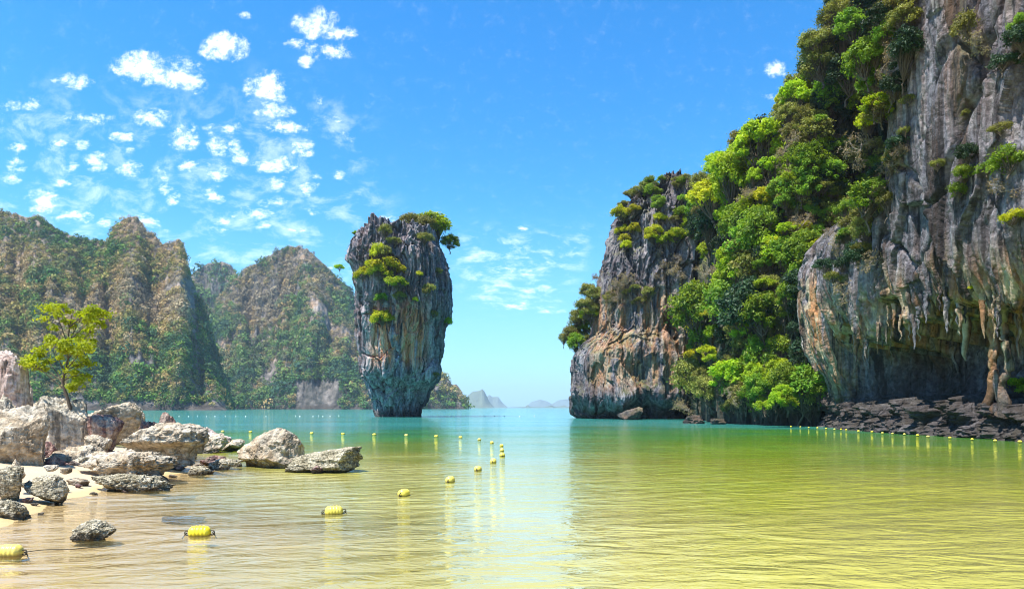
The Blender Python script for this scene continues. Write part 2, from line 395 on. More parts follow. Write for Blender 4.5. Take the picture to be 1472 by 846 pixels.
# ------------------------------------------------------------------ hills: polar relief with ridge lines read off the photograph
M_HILL = rock_mat('hillside', dark=(.045, .05, .045), mid=(.125, .115, .105), light=(.22, .195, .18), warm=(.42, .26, .14), cream=(.32, .27, .22), warm_amt=.7, scale=.05, streak=.035, bump=.5, tide=6., speck=.5)
M_FOREST = attr_mat('mixed_forest_leaves', .75, .15)
M_ISLE = plain_mat('far_island_rock', (.10, .13, .09), .9, .4, .01)

HILLS = []
def hill(name, ridge, yf, yr, back=1.6, ncol=300, nrow=90, spur=.06, seed=0., mat=None, foot=.72, **props):
    px = np.linspace(ridge[0][0], ridge[-1][0], ncol)
    py = np.interp(px, [r[0] for r in ridge], [r[1] for r in ridge])
    py = py-(1.6 if yr < 2000 else .0)*fbm(np.stack([px*.13, px*0+seed, px*0], -1), 4)*sm(HY-py, 4, 40)
    t = np.concatenate([np.linspace(0, 1, nrow), np.linspace(1, back, 26)[1:]])
    PX, T = np.meshgrid(px, t, indexing='ij'); H = (HY-py)/F*yr+EYE
    sp = fbm(np.stack([PX*.022, T*.7, T*0+seed], -1), 5)+.35*fbm(np.stack([PX*.07, T*2.2, T*0+seed+5], -1), 4)
    yf_ = np.interp(px, [ridge[0][0], ridge[-1][0]], yf) if hasattr(yf, '__len__') else np.full_like(px, yf)
    r = yf_[:, None]+(yr-yf_[:, None])*T+sp*spur*yr*np.sin(math.pi*np.clip(T, 0, 1))
    prof = np.where(T <= 1, foot*np.clip(T, 0, 1)**.85+(1-foot)*np.clip(T, 0, 1)**2.2, np.clip(1-((T-1)/(back-1))**1.3, 0, 1))
    z = H[:, None]*prof*(1+.05*sp*np.sin(math.pi*np.clip(T, 0, 1)))-1.5
    z = np.minimum(z, (HY-py)[:, None]/F*r+EYE+(T > 1)*0)      # the ridge stays the highest line seen from the beach
    P = np.stack([(PX-CX)/F*r, r, z], -1)
    base = np.array((P[..., 0].mean(), P[..., 1].mean(), 0.))
    bare = sm(z, 34, 60)*np.clip(fbm(np.stack([PX*.03+.01*T, T*1.3, T*0+seed+3], -1), 4)*.9+.55, 0, 1)
    o = link(name, mesh_np(name, P-base, grid_faces(*T.shape), True, (mat or M_HILL,), {'warm': bare.reshape(-1)}), base, **props)
    HILLS.append((o, P, nrow)); return o, P, nrow

H_A = hill('hill', [(-420, 330), (-250, 290), (-120, 285), (-60, 296), (0, 302), (25, 306), (40, 310), (55, 308), (70, 318), (85, 328), (100, 335), (120, 340), (155, 345), (160, 330), (165, 321), (180, 311), (190, 308), (197, 309), (205, 319), (212, 331), (222, 334), (233, 349), (245, 346), (258, 342), (263, 350), (268, 378), (280, 408), (292, 445), (305, 492), (318, 540), (330, 586)],
           (380, 430), 540, seed=1., ncol=420, kind='structure', label='forested ridge with a square rocky knob on top, left of the bay')
H_C = hill('hill', [(262, 586), (285, 520), (300, 470), (315, 430), (330, 407), (345, 392), (351, 385), (372, 376), (382, 370), (394, 361), (402, 357), (419, 353), (432, 354), (442, 357), (452, 366), (465, 378), (478, 393), (492, 403), (505, 416), (520, 450), (540, 520), (560, 575), (568, 586)],
           (690, 660), 840, seed=4.2, ncol=320, kind='structure', label='rounded forested hill directly left of the sea stack')
H_B = hill('hill', [(225, 560), (255, 420), (270, 398), (285, 384), (300, 377), (320, 374), (331, 379), (340, 391), (350, 410), (370, 460), (390, 540), (400, 586)],
           880, 1020, seed=8.5, ncol=180, kind='structure', label='lower dark hill in the saddle between the two large hills')
H_D = hill('hill', [(545, 586), (560, 570), (580, 552), (600, 541), (620, 536), (634, 537), (645, 543), (650, 551), (656, 550), (661, 556), (666, 566), (670, 576), (672, 586)],
           800, 850, seed=12.5, ncol=120, kind='structure', label='small rocky point showing right behind the foot of the sea stack')
for nm, rd, y0, y1, lb in [
        ('distant_island', [(669, 586), (670, 575), (673, 567), (680, 562), (690, 560.5), (693, 558), (696, 561), (699, 567), (704, 577), (711, 585.6)], 3300, 3600, 'steep blue distant island, tallest on the horizon in the gap'),
        ('distant_island', [(690, 586), (697, 573), (703, 566.5), (708, 570), (716, 569.5), (722, 578), (731, 585.7)], 5600, 6000, 'pale hazy island partly behind the tallest distant island'),
        ('distant_island', [(718, 585.5), (735, 584.5), (755, 584), (757, 581.5), (759, 581), (762, 584), (780, 584.5), (785, 583.6), (793, 581.5), (797, 583.6), (805, 583.2), (811, 581.4), (815, 583.5), (830, 584), (845, 585.6)], 4200, 4350, 'long low blue island strip along the horizon'),
        ('distant_island', [(755, 585.5), (764, 577), (776, 573.5), (786, 576), (793, 580), (803, 574.5), (815, 573), (828, 578), (840, 585.5)], 7600, 8000, 'faint pale mountains behind the low blue island strip')]:
    hill(nm, rd, y0, y1, seed=y0*.01, ncol=90, nrow=20, back=1.25, spur=.02, mat=M_ISLE, label=lb, category='island', kind='thing')

# forest on the hills: leaf clumps of mixed kinds, one mass per hill
def forest(hp, n, size, seed, palette, label):
    o, P, nrow = hp; rng = np.random.default_rng(seed)
    N = normals(P); N *= np.sign(-(N*P).sum(-1, keepdims=True))    # face the bay
    nu, nv = P.shape[:2]
    # area weights so that clumps spread evenly
    A = np.linalg.norm(np.cross(P[1:, :-1]-P[:-1, :-1], P[:-1, 1:]-P[:-1, :-1]), axis=-1)[:, :nrow+2]
    A[:, :1] = 0; A = A*(P[:-1, :-1][:, :nrow+2, 2] > .6)
    px = CX+F*P[:-1, :-1][:, :nrow+2, 0]/P[:-1, :-1][:, :nrow+2, 1]
    A = A*((px > -60) & (px < 700))
    i = rng.choice(A.size, n, p=(A/A.sum()).ravel()); u, v = np.unravel_index(i, A.shape)
    fu, fv = rng.random((2, n))[..., None]
    c = P[u, v]*(1-fu)*(1-fv)+P[u+1, v]*fu*(1-fv)+P[u, v+1]*(1-fu)*fv+P[u+1, v+1]*fu*fv
    nn = N[u, v]
    # kinds gather in patches; bare rock and dry grass left between
    k1 = fbm(c*.013+seed, 3); k2 = fbm(c*.035+seed+40, 3)
    keep = (rng.random(n) < np.clip(.95-1.4*np.maximum(fbm(c*.022+seed+90, 3)-.12, 0)*2.2, .12, 1))
    keep |= (c[:, 2]/c[:, 1] > .19) & (rng.random(n) < .85)
    qx, qy = proj(c)
    keep &= ~((qx > 425) & (qx < 490) & (qy > 548+8*k1) & (c[:, 1] > 600))       # bare grey wall at the water
    keep &= ~((c[:, 2] < 5+4*k2) & (c[:, 1] < 500) & (rng.random(n) < .9))        # bare dark foot of the left ridge
    keep &= ~((np.abs(qx-(268+.10*(qy-400)+5*k1)) < 7+.03*(qy-400)) & (qy > 395) & (qy < 560) & (c[:, 1] < 600) & (rng.random(n) < .75))   # bare orange gully
    c, nn, k1, k2 = c[keep], nn[keep], k1[keep], k2[keep]; n = len(c)
    tone = np.clip(.47+.10*sm(c[:, 2], 25, 130)+1.05*k1+.5*k2+.17*rng.normal(size=n), 0, .999)
    kind = (tone*len(palette)).astype(int); pal = np.array(palette)
    low = np.clip(1-c[:, 2]/45, 0, 1)                            # greener towards the water
    col = pal[kind]; green = pal[rng.integers(0, 3, n)]
    pick = (rng.random(n) < low*.55)[:, None]; col = np.where(pick, green, col)
    col = col*rng.uniform(.8, 1.22, (n, 1))
    ridge_ = sm(c[:, 2]/np.maximum(c[:, 1], 1), .17, .27)
    r = size*(1-.35*ridge_)*np.exp(rng.normal(size=n)*.33)*np.where(kind > 4, .8, 1.)
    m = 66
    d = rng.normal(size=(n, m, 3)); d /= np.linalg.norm(d, axis=-1, keepdims=True)
    up = (nn*.5+np.array((0, 0, .7)))[:, None]
    d = d+up*.55; d /= np.linalg.norm(d, axis=-1, keepdims=True)
    rad = r[:, None]*rng.uniform(.62, 1.05, (n, m))
    q = c[:, None]+d*rad[..., None]*np.array((1, 1, 1.05))+(nn*r[:, None]*.1)[:, None]
    ln = d*1.1+rng.normal(size=d.shape)*.38; ln /= np.linalg.norm(ln, axis=-1, keepdims=True)
    a = np.cross(ln, rng.normal(size=d.shape)); a /= np.linalg.norm(a, axis=-1, keepdims=True); b = np.cross(ln, a)
    s = (r[:, None]*rng.uniform(.11, .20, (n, m)))[..., None]
    V = np.stack([q+a*s*1.3, q+b*s*.75, q-a*s, q-b*s*.75], 2)
    cc = np.repeat((col[:, None]*rng.uniform(.75, 1.25, (n, m, 1)))[:, :, None], 4, 2)
    base = np.array(o.location)
    f = np.arange(n*m*4).reshape(-1, 4)
    link('forest', mesh_np('forest', V-base, f, False, (M_FOREST,), {'col': cc.reshape(-1, 3)}), base, kind='stuff', label=label, category='forest')
PAL = [(.05, .11, .05), (.085, .18, .04), (.15, .25, .045), (.14, .16, .055), (.24, .225, .06), (.34, .28, .08), (.37, .27, .10), (.45, .31, .13), (.36, .28, .16)]
PAL2 = [(.045, .105, .06), (.065, .155, .05), (.11, .20, .05), (.16, .24, .06), (.11, .145, .07), (.22, .21, .08), (.31, .24, .09), (.40, .28, .115), (.32, .255, .16)]
forest(H_A, 13000, 2.6, 3, PAL, 'patchwork of green, olive and leafless tan scrub on the left ridge')
forest(H_C, 9000, 3.5, 5, PAL2, 'green and tan scrub covering the rounded hill')
forest(H_B, 900, 5.6, 6, PAL2[:7], 'dark green scrub covering the saddle hill')
forest(H_D, 320, 4.4, 8, PAL, 'olive and tan scrub on the small rocky point')

# the air: one even, thin haze over the whole bay
def build_haze():
    m, t, out = material('haze_air')
    v = t.add('ShaderNodeVolumePrincipled', {'Color': (.62, .82, 1.), 'Density': HAZE, 'Anisotropy': .0})
    t.l.new(v.outputs[0], out.inputs['Volume'])
    bm = bmesh.new(); bmesh.ops.create_cube(bm, size=1)
    bmesh.ops.scale(bm, vec=(19000, 19000, 260), verts=bm.verts); bmesh.ops.translate(bm, vec=(0, 0, 120), verts=bm.verts)
    me = bpy.data.meshes.new('haze'); bm.to_mesh(me); bm.free(); me.materials.append(m)
    link('haze', me, kind='stuff')
HAZE = .00012
build_haze()
# ------------------------------------------------------------------ the great rocks
def karst(p, seed=0.):
    """outward relief of weathered limestone: tall sharp flutes, facets and pits"""
    w = np.stack([fbm(p*.22+seed, 3), fbm(p*.22+seed+31, 3), fbm(p*.22+seed+57, 3)], -1)
    q = p+w*np.array((.7, .7, 2.5))
    fl = ridged(q*np.array((.46, .46, .055))+seed, 4, .6)
    fl2 = ridged(q*np.array((1.3, 1.3, .16))+seed+9, 4, .6)
    d1, e1, id1 = worley(q*np.array((.34, .34, .17))+seed)
    d2, e2, id2 = worley(q*np.array((.85, .85, .42))+seed+3)
    return fl, fl2, d1, id1, d2, id2, e1

def fill_profile(prof, n):
    ys = np.array([a[0] for a in prof], float); L = np.array([a[1] for a in prof], float); R = np.array([a[2] for a in prof], float)
    return ys, L, R

def blob(prof, top, Y, depth, nu, nv, ntop, amp, seed, spikes=1.2, yshift=None, lip=None, bulge=1.2, trim=.3, drop=0.):
    """a free-standing rock: left and right outline per row of the photograph at distance Y, rounded in plan, ragged top"""
    ys, L, R = fill_profile(prof, nv); o = np.argsort(-ys); ys, L, R = ys[o], L[o], R[o]
    zz = EYE+(HY-ys)/F*Y
    z = np.linspace(zz[0]-2.5, zz[-1], nv)
    l = np.interp(z, zz, (L-CX)/F*Y); r = np.interp(z, zz, (R-CX)/F*Y)
    th = np.linspace(0, 2*math.pi, nu, endpoint=False)
    cx, hw = (l+r)/2+trim*.5*sm(z, zz[0], zz[0]+14), (r-l)/2-trim*.5
    ct, st = np.cos(th), np.sin(th)
    sx = np.sign(ct)*np.abs(ct)**.8; sy = np.sign(st)*np.abs(st)**.8
    k = np.maximum(np.hypot(sx, sy)*.93, 1e-3); sx, sy = sx/np.maximum(k, 1), sy/np.maximum(k, 1)
    dp = np.interp(z, [zz[0], zz[-1]], depth) if hasattr(depth, '__len__') else np.full_like(z, depth)
    dp = dp*hw/hw.max()
    side = np.stack([cx[None]+sx[:, None]*hw[None], Y+sy[:, None]*dp[None]+(0 if yshift is None else yshift(z)[None]), np.repeat(z[None], nu, 0)], -1)
    s = np.linspace(1, 0.01, ntop+1)[1:]
    lid = np.stack([cx[-1]+sx[:, None]*hw[-1]*s, Y+sy[:, None]*dp[-1]*s, np.full((nu, ntop), z[-1])], -1)
    tx = np.array([(a[0]-CX)/F*Y for a in top]); tz = np.array([EYE+(HY-a[1]-drop)/F*Y for a in top])
    P = np.concatenate([side, lid], 1)
    # raise everything in the upper part so that the top follows the ragged outline
    zt = np.interp(P[..., 0], tx, tz)
    w = sm(P[..., 2], zz[-1]-(zz[-1]-zz[0])*.18, zz[-1])
    P[..., 2] += (zt-zz[-1])*w
    n = P[..., :2]-np.stack([np.r_[cx, np.full(ntop, cx[-1])], np.full(nv+ntop, Y)], -1)[None]
    n = np.concatenate([n, 0*n[..., :1]], -1); n /= np.maximum(np.linalg.norm(n, axis=-1, keepdims=True), 1e-6)
    lidw = np.r_[np.zeros(nv), np.linspace(0, 1, ntop)][None]
    fl, fl2, d1, id1, d2, id2, e1 = karst(P, seed)
    hrel = np.clip((P[..., 2]-zz[0])/(zz[-1]-zz[0]), 0, 1)
    rough = .55+.65*sm(hrel, .25, .8)
    d = amp*(rough*(1.15*(fl-.62)+.30*(fl2-.6))+.55*(id1-.5)+.22*(id2-.5)-.5*(d1-.45)*(1-.4*hrel)-.7*np.exp(-(e1/.035)**2)*sm(fbm(P*.11+seed+55, 3), .08, .4))
    if lip is not None:     # brow above the sea-worn waist, its edge hanging in rags
        zl = lip+2.2*fbm(P*np.array((.3, .3, 0))+seed, 4)+.9*(ridged(P*np.array((1.1, 1.1, 0))+seed, 3)-.6)
        d += (.4*sm(P[..., 2], zl-.5, zl+.3)*sm(P[..., 2], zl+5, zl+.8)-.35*sm(P[..., 2], zl, zl-.6)*sm(P[..., 2], 0, 2.5))*sm(P[..., 1], Y+2, Y-4)
    d += bulge*fbm(P*np.array((.16, .16, .09))+seed+70, 3)
    P = P+n*(d*(1-lidw))[..., None]*np.array((.75, 1, 0))
    P[..., 2] += spikes*sm(hrel, .86, 1)*((fl-.72)*2.2+(fl2-.65)*1.2)
    return P, hrel, fl

def rock_obj(name, P, wrap, mat, warm, base, parent=None, **props):
    return link(name, mesh_np(name, P-np.array(base), grid_faces(P.shape[0], P.shape[1], wrap), True, (mat,), {'warm': warm.reshape(-1)}), base, parent, **props)

# --- the sea stack
YS = 123.
kx, ky = (lambda x: 440+x/2.488), (lambda y: 280+y/2.488)
st_l = [(790, 250), (778, 247), (770, 246), (740, 237), (700, 224), (660, 206), (620, 192), (560, 181), (500, 177), (420, 173), (350, 166), (300, 162), (260, 149), (225, 149), (190, 153), (150, 163), (125, 178)]
st_r = [(790, 414), (770, 416), (760, 418), (730, 428), (700, 440), (690, 448), (676, 468), (650, 476), (600, 478), (560, 484), (520, 489), (480, 493), (440, 505), (400, 511), (330, 507), (280, 500), (230, 492), (200, 488), (150, 474), (125, 468)]
yy = np.linspace(790, 125, 80)
st_prof = [(ky(y), kx(np.interp(-y, [-a[0] for a in st_l], [a[1] for a in st_l])), kx(np.interp(-y, [-a[0] for a in st_r], [a[1] for a in st_r]))) for y in yy]
st_top = [(kx(x), ky(y)) for x, y in [(150, 150), (175, 128), (185, 122), (200, 130), (215, 120), (232, 132), (250, 124), (262, 112), (268, 92), (280, 88), (293, 104), (304, 100), (325, 104), (345, 116), (365, 108), (385, 116), (400, 108), (430, 116), (450, 112), (470, 128), (490, 160)]]
P_ST, hrel, fl = blob(st_prof, st_top, YS, 9.5, 620, 460, 60, 1.75, 3.1, spikes=.9, lip=6.6, bulge=.7, trim=1.0, drop=12.)
# the overhanging lip above the waisted foot, with a rough block hanging at its right
warm = np.clip(sm(hrel, .22, .30)*sm(hrel, .62, .48), 0, 1)
bx = proj(P_ST)[0]
warm = warm*sm(bx, 522, 545)*sm(bx, 622, 600)+.12
BASE_ST = ((570-CX)/F*YS, YS, 0.)
rock_obj('sea_stack', P_ST, True, M_STACK, warm, BASE_ST, label='top heavy grey limestone sea stack standing alone in the water', category='sea stack')
N_ST = normals(P_ST, True)
N_ST *= np.sign((N_ST*(P_ST-np.array((BASE_ST[0], YS, 15.)))).sum(-1, keepdims=True))

# --- the rock headland at the left end of the cliffs
YH = 98.
hd = [(603, 832, 985), (595, 822, 985), (585, 820, 990), (560, 817, 990), (535, 816, 985), (515, 814, 985), (497, 826, 990), (480, 842, 995), (450, 847, 1000), (420, 849, 1003), (395, 852, 1004), (378, 857, 1004), (350, 864, 1004), (330, 870, 1004), (305, 877, 1006), (288, 884, 1006), (275, 897, 1006)]
hd_top = [(860, 300), (878, 292), (888, 284), (897, 277), (908, 270), (918, 265), (928, 263), (938, 258), (947, 252), (956, 248), (962, 250), (968, 256), (976, 257), (990, 258), (1010, 262)]
P_HD, hrel, fl = blob(hd, hd_top, YH+10, (13., 12.), 700, 520, 70, 1.7, 21.7, spikes=1.2, drop=22., trim=1.2)
bx, by = proj(P_HD)
warm = sm(by, 400, 440)*sm(by, 575, 535)*sm(bx, 838, 862)+.1
# tide notch along the foot and bulging roll above it
zc = P_HD[..., 2]
zc = zc+1.6*fbm(P_HD*np.array((.22, .22, 0)), 4)
P_HD[..., 1] += 1.6*np.exp(-((zc-1.)/.8)**2)*(P_HD[..., 1] < YH+10)-.9*np.exp(-((zc-3.4)/1.3)**2)*(P_HD[..., 1] < YH+10)
BASE_HD = ((915-CX)/F*YH, YH+8, 0.)
rock_obj('rock_headland', P_HD, True, M_HEAD, np.clip(warm, 0, 1), BASE_HD, label='craggy grey rock headland with orange streaks, left end of the right shore', category='headland')
N_HD = normals(P_HD, True); N_HD *= np.sign((N_HD*(P_HD-np.array((BASE_HD[0], YH+10, 15.)))).sum(-1, keepdims=True))

# --- the jungle slope between headland and cliff
def slope():
    nu, nv, nb = 260, 300, 40
    px = np.linspace(950, 1340, nu)
    top = np.interp(px, [950, 985, 1003, 1020, 1040, 1055, 1075, 1100, 1125, 1150, 1165, 1180, 1195, 1260, 1340], [320, 296, 290, 280, 268, 246, 226, 204, 186, 158, 130, 82, 22, -60, -80])
    yb = np.interp(px, [950, 985, 1005, 1020, 1040, 1080, 1140, 1175, 1200, 1340], [108, 103, 92, 80, 72, 66, 61, 60, 61, 64])
    lean = .30; zt = (EYE+(HY-top)/F*yb)/(1-lean*(HY-top)/F)
    t = np.linspace(-.05, 1, nv)
    PX, T = np.meshgrid(px, t, indexing='ij')
    z = zt[:, None]*T; Y = yb[:, None]+np.maximum(z, 0)*lean-1.5*np.exp(-((z-2.6)/1.3)**2)
    z2 = zt[:, None]*np.ones(nb)+np.linspace(0, 4, nb)*0; s = np.linspace(0, 1, nb+1)[1:]
    Y2 = (yb+zt*lean)[:, None]+34*s[None]; z2 = zt[:, None]*(1-s[None]**2*.9)
    PX2 = np.repeat(px[:, None], nb, 1)
    PX, Y, z = np.concatenate([PX, PX2], 1), np.concatenate([Y, Y2], 1), np.concatenate([z, z2], 1)
    P = np.stack([(PX-CX)/F*Y, Y, z], -1)
    fl, fl2, d1, id1, d2, id2, e1 = karst(P, 40.)
    w = (z < zt[:, None]*.999)
    n = np.array((-.45, -.85, .3))
    P = P+n*(w*(1.6*(fl-.6)+.6*(fl2-.6)+1.2*(id1-.5)+1.8*fbm(P*.12, 3)))[..., None]
    return P
P_SL = slope(); N_SL = normals(P_SL); N_SL *= np.sign(-(N_SL*P_SL).sum(-1, keepdims=True))
rock_obj('jungle_slope', P_SL, False, M_SLOPE, np.full(P_SL.shape[:2], .3), (22., 66., 0.), kind='structure', label='steep rock slope under the jungle between headland and cliff')

# --- the tall near cliff with its undercut cave
def cliff():
    poly = np.array([(42, 66), (30, 64), (25.6, 61.0), (24.2, 59.2), (23.6, 56), (22.9, 50), (22.2, 44), (22.3, 37.6), (22.8, 31), (23.6, 24), (27, 14), (38, 6)], float)
    seg = np.r_[0, np.cumsum(np.linalg.norm(np.diff(poly, axis=0), axis=1))]
    nu = 980
    kn = seg[1:-1]; s = np.concatenate([np.linspace(0, kn[2], 60)[:-1], np.linspace(kn[2], seg[9], 800)[:-1], np.linspace(seg[9], seg[-1], 60)])
    x, y = np.interp(s, seg, poly[:, 0]), np.interp(s, seg, poly[:, 1])
    for _ in range(12):
        x[1:-1] = (x[:-2]+x[2:]+2*x[1:-1])/4; y[1:-1] = (y[:-2]+y[2:]+2*y[1:-1])/4
    x = x+1.5; tx, ty = np.gradient(x), np.gradient(y); L = np.hypot(tx, ty); nx, ny = ty/L, -tx/L      # outward = to the left of the walk, away from land
    sgn = np.sign((nx*(-1)).mean()); nx, ny = nx*sgn, ny*sgn
    z = np.concatenate([np.linspace(-1.5, 9, 330), np.linspace(9, 46, 420)[1:]])
    S, Z = np.meshgrid(s, z, indexing='ij')
    px = CX+F*x/np.maximum(y, 8)
    # where the cave opens: from px ~1215 on; roof height and depth vary along the wall
    open_ = sm(px, 1188, 1235)[:, None]*(1-.75*np.exp(-((px-1417)/13)**2)-.35*np.exp(-((px-1275)/9)**2))[:, None]
    q1 = np.stack([S*.16, S*0, S*0], -1)
    roof = 6.5+1.5*fbm(q1+3, 3)+.9*fbm(q1*4+9, 3)
    roof = roof+1.5*(ridged(q1*7+.6*fbm(q1*9, 2)[..., None]+2, 3, .6)-.62)+.8*(ridged(q1*19+8, 3, .6)-.6)
    roof = np.where(px[:, None] < 1200, 3.2, roof)
    floor_ = 1.6+.7*fbm(q1*5+20, 4)+1.6*(ridged(q1*4+30, 4, .6)-.6)
    deep = (5.6+2.2*fbm(np.stack([S*.22, Z*.2, S*0], -1)+5, 3))
    inside = sm(Z, floor_-.25, floor_+.35)*sm(Z, roof+.5, roof-.7)
    d = -deep*inside*open_
    # lip and overhanging body
    d += 1.0*sm(Z, roof-.3, roof+3.5)
    # above its lower buttress the left flank steps back into an overgrown shelf
    sh = 12.5+2.*fbm(q1*2+31, 3)
    d += -7.5*sm(Z, sh, sh+9)*sm(px, 1310, 1215)[:, None]
    d += -1.2*sm(Z, 10, 3)*(1-open_)*.6
    # hollows eaten into the wall just above the lip
    for (hx, hy, rw, rh, dp) in [(1283, 442, 13, 12, 2.2), (1360, 448, 14, 20, 2.4), (1398, 458, 12, 20, 2.0), (1325, 472, 16, 12, 1.6), (1445, 470, 12, 24, 1.6), (1285, 388, 5, 24, 1.2)]:
        Yh = np.interp(hx, px[60:860], y[60:860]); zh = EYE+(HY-hy)/F*Yh
        d += -dp*np.exp(-((px[:, None]-hx)/rw)**4-((Z-zh)/(rh/F*Yh))**4)
    # ledges and tide notch at the foot
    led = np.stack([S*.5, S*0, Z*0], -1)
    d += .3*np.exp(-((Z-1.75-1.3*fbm(led, 3))/.38)**2)*(1+1.2*fbm(led*2+4, 3))-.55*np.exp(-((Z-.95-.7*fbm(led+8, 3))/.34)**2)+.35*sm(Z, .7, .1)
    base = np.stack([x[:, None]+0*Z, y[:, None]+0*Z, Z], -1)
    p = base
    wv = np.stack([fbm(p*.15+2, 3), fbm(p*.15+22, 3), fbm(p*.15+42, 3)], -1)
    q = p+wv*np.array((.8, .8, 3.))
    slab = worley(q*np.array((.22, .22, .09)))[2]-.5
    slab2 = worley(q*np.array((.65, .65, .2))+7)[2]-.5
    crk = worley(q*np.array((.26, .26, .11))+3)[1]
    fl = ridged(q*np.array((.6, .6, .05))+5, 5, .6)
    fl2 = ridged(q*np.array((1.9, 1.9, .25))+15, 4, .6)
    up = sm(Z, 6, 12)
    d += .75*slab*up+.40*slab2-.5*np.exp(-(crk/.045)**2)*up+(.75-.25*up)*(fl-.62)+(.30-.12*up)*(fl2-.6)+.9*fbm(p*np.array((.09, .09, .04))+60, 4)
    rubb = sm(Z, 3.2, 1.6)
    d += rubb*(.8*(ridged(p*np.array((.9, .9, 2.2)), 5, .6)-.6)+.5*(worley(p*np.array((1.3, 1.3, 2.)))[2]-.5))
    # drapery along the lip: vertical curtains of dripstone
    dr = ridged(np.stack([S*1.05+.3*fbm(p*.4, 2), S*0, Z*.06], -1), 3, .5)
    d += (1.15*(dr-.58))*np.exp(-((Z-roof-1.2)/2.4)**2)
    P = np.stack([x[:, None]+nx[:, None]*d, y[:, None]+ny[:, None]*d, Z], -1)
    # close the top far above the picture
    lid = P[:, -1:]+np.stack([np.linspace(1, 30, 12)]*len(s))[..., None]*np.array((1., .15, -.02))
    P = np.concatenate([P, lid], 1)
    w = np.exp(-((Z-roof-.6)/2.2)**2)*sm(S*0+px[:, None], 1160, 1185)+.2*sm(Z, 9, 20)
    w = np.maximum(w, np.exp(-((px[:, None]-1186)/16)**4)*sm(Z, 2.5, 4.5)*sm(Z, 14, 10.5))
    w = np.concatenate([w, np.zeros((len(s), 12))], 1)
    return P, np.clip(w, 0, 1), (s, x, y, nx, ny, px, roof[:, 0])
P_CL, warm, CLF = cliff()
N_CL = normals(P_CL); N_CL *= np.sign((N_CL*np.array((-1., -.3, .2))).sum(-1, keepdims=True))
BASE_CL = (24., 40., 0.)
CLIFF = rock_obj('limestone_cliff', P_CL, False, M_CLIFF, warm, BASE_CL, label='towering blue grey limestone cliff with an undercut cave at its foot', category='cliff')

def stalactites():
    rng = np.random.default_rng(11); s, x, y, nx, ny, px, roof = CLF
    k = 0
    for hx in list(rng.uniform(1216, 1470, 58))+[1407, 1411, 1425]:
        i = int(np.argmin(np.abs(px[60:860]-hx)))+60
        col = hx in (1407, 1411, 1425)
        ln = roof[i]-.9 if col else float(rng.choice([.4, .7, 1., 1.5, 2.3], p=[.34, .3, .2, .1, .06]))*rng.uniform(.8, 1.2)
        r0 = (.14 if col else .05+.04*ln)*rng.uniform(.7, 1.4)
        zt = roof[i]+(.9 if not col else 1.2); off = rng.uniform(-1.4, .7) if not col else -.7
        n = 26; t = np.linspace(0, 1, n)
        w = fbm(np.stack([t*3, t*0+k, t*0], -1), 3)
        path = np.stack([x[i]+nx[i]*(off+.12*w)+0*t, y[i]+ny[i]*off+.1*w, zt-t*(ln+.9)], -1)
        rad = r0*(1.5*(1-t)**.7+.12)*(1+.2*fbm(np.stack([t*7, t*0+k*3., t*0], -1), 3))
        if col: rad = r0*(1+1.0*np.abs(2*t-1)**2.2)*(1+.4*fbm(np.stack([t*6, t*0+k*3., t*0], -1), 4)); path[:, 1] += .5*w; path[:, 0] += .25*fbm(np.stack([t*4, t*0+k*5., t*0], -1), 3)
        v, f = tube(path, rad, 14)
        q = v-np.array((x[i], y[i], 0)); v = v+(.10*r0*8*perlin(v*np.array((5., 5., .8))))[:, None]*(q/np.maximum(np.linalg.norm(q[:, :2], axis=1), .2)[:, None])*np.array((1, 1, 0))*.5
        b = np.array((x[i]+nx[i]*off, y[i]+ny[i]*off, zt))
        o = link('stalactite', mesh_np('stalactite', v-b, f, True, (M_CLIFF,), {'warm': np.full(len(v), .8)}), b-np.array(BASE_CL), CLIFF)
        k += 1
stalactites()
# ------------------------------------------------------------------ boulders on the beach
def ico(sub):
    bm = bmesh.new(); bmesh.ops.create_icosphere(bm, subdivisions=sub, radius=1)
    v = np.array([q.co[:] for q in bm.verts]); f = np.array([[w.index for w in q.verts] for q in bm.faces]); bm.free(); return v, f
ICO = {6: ico(6), 7: ico(7)}

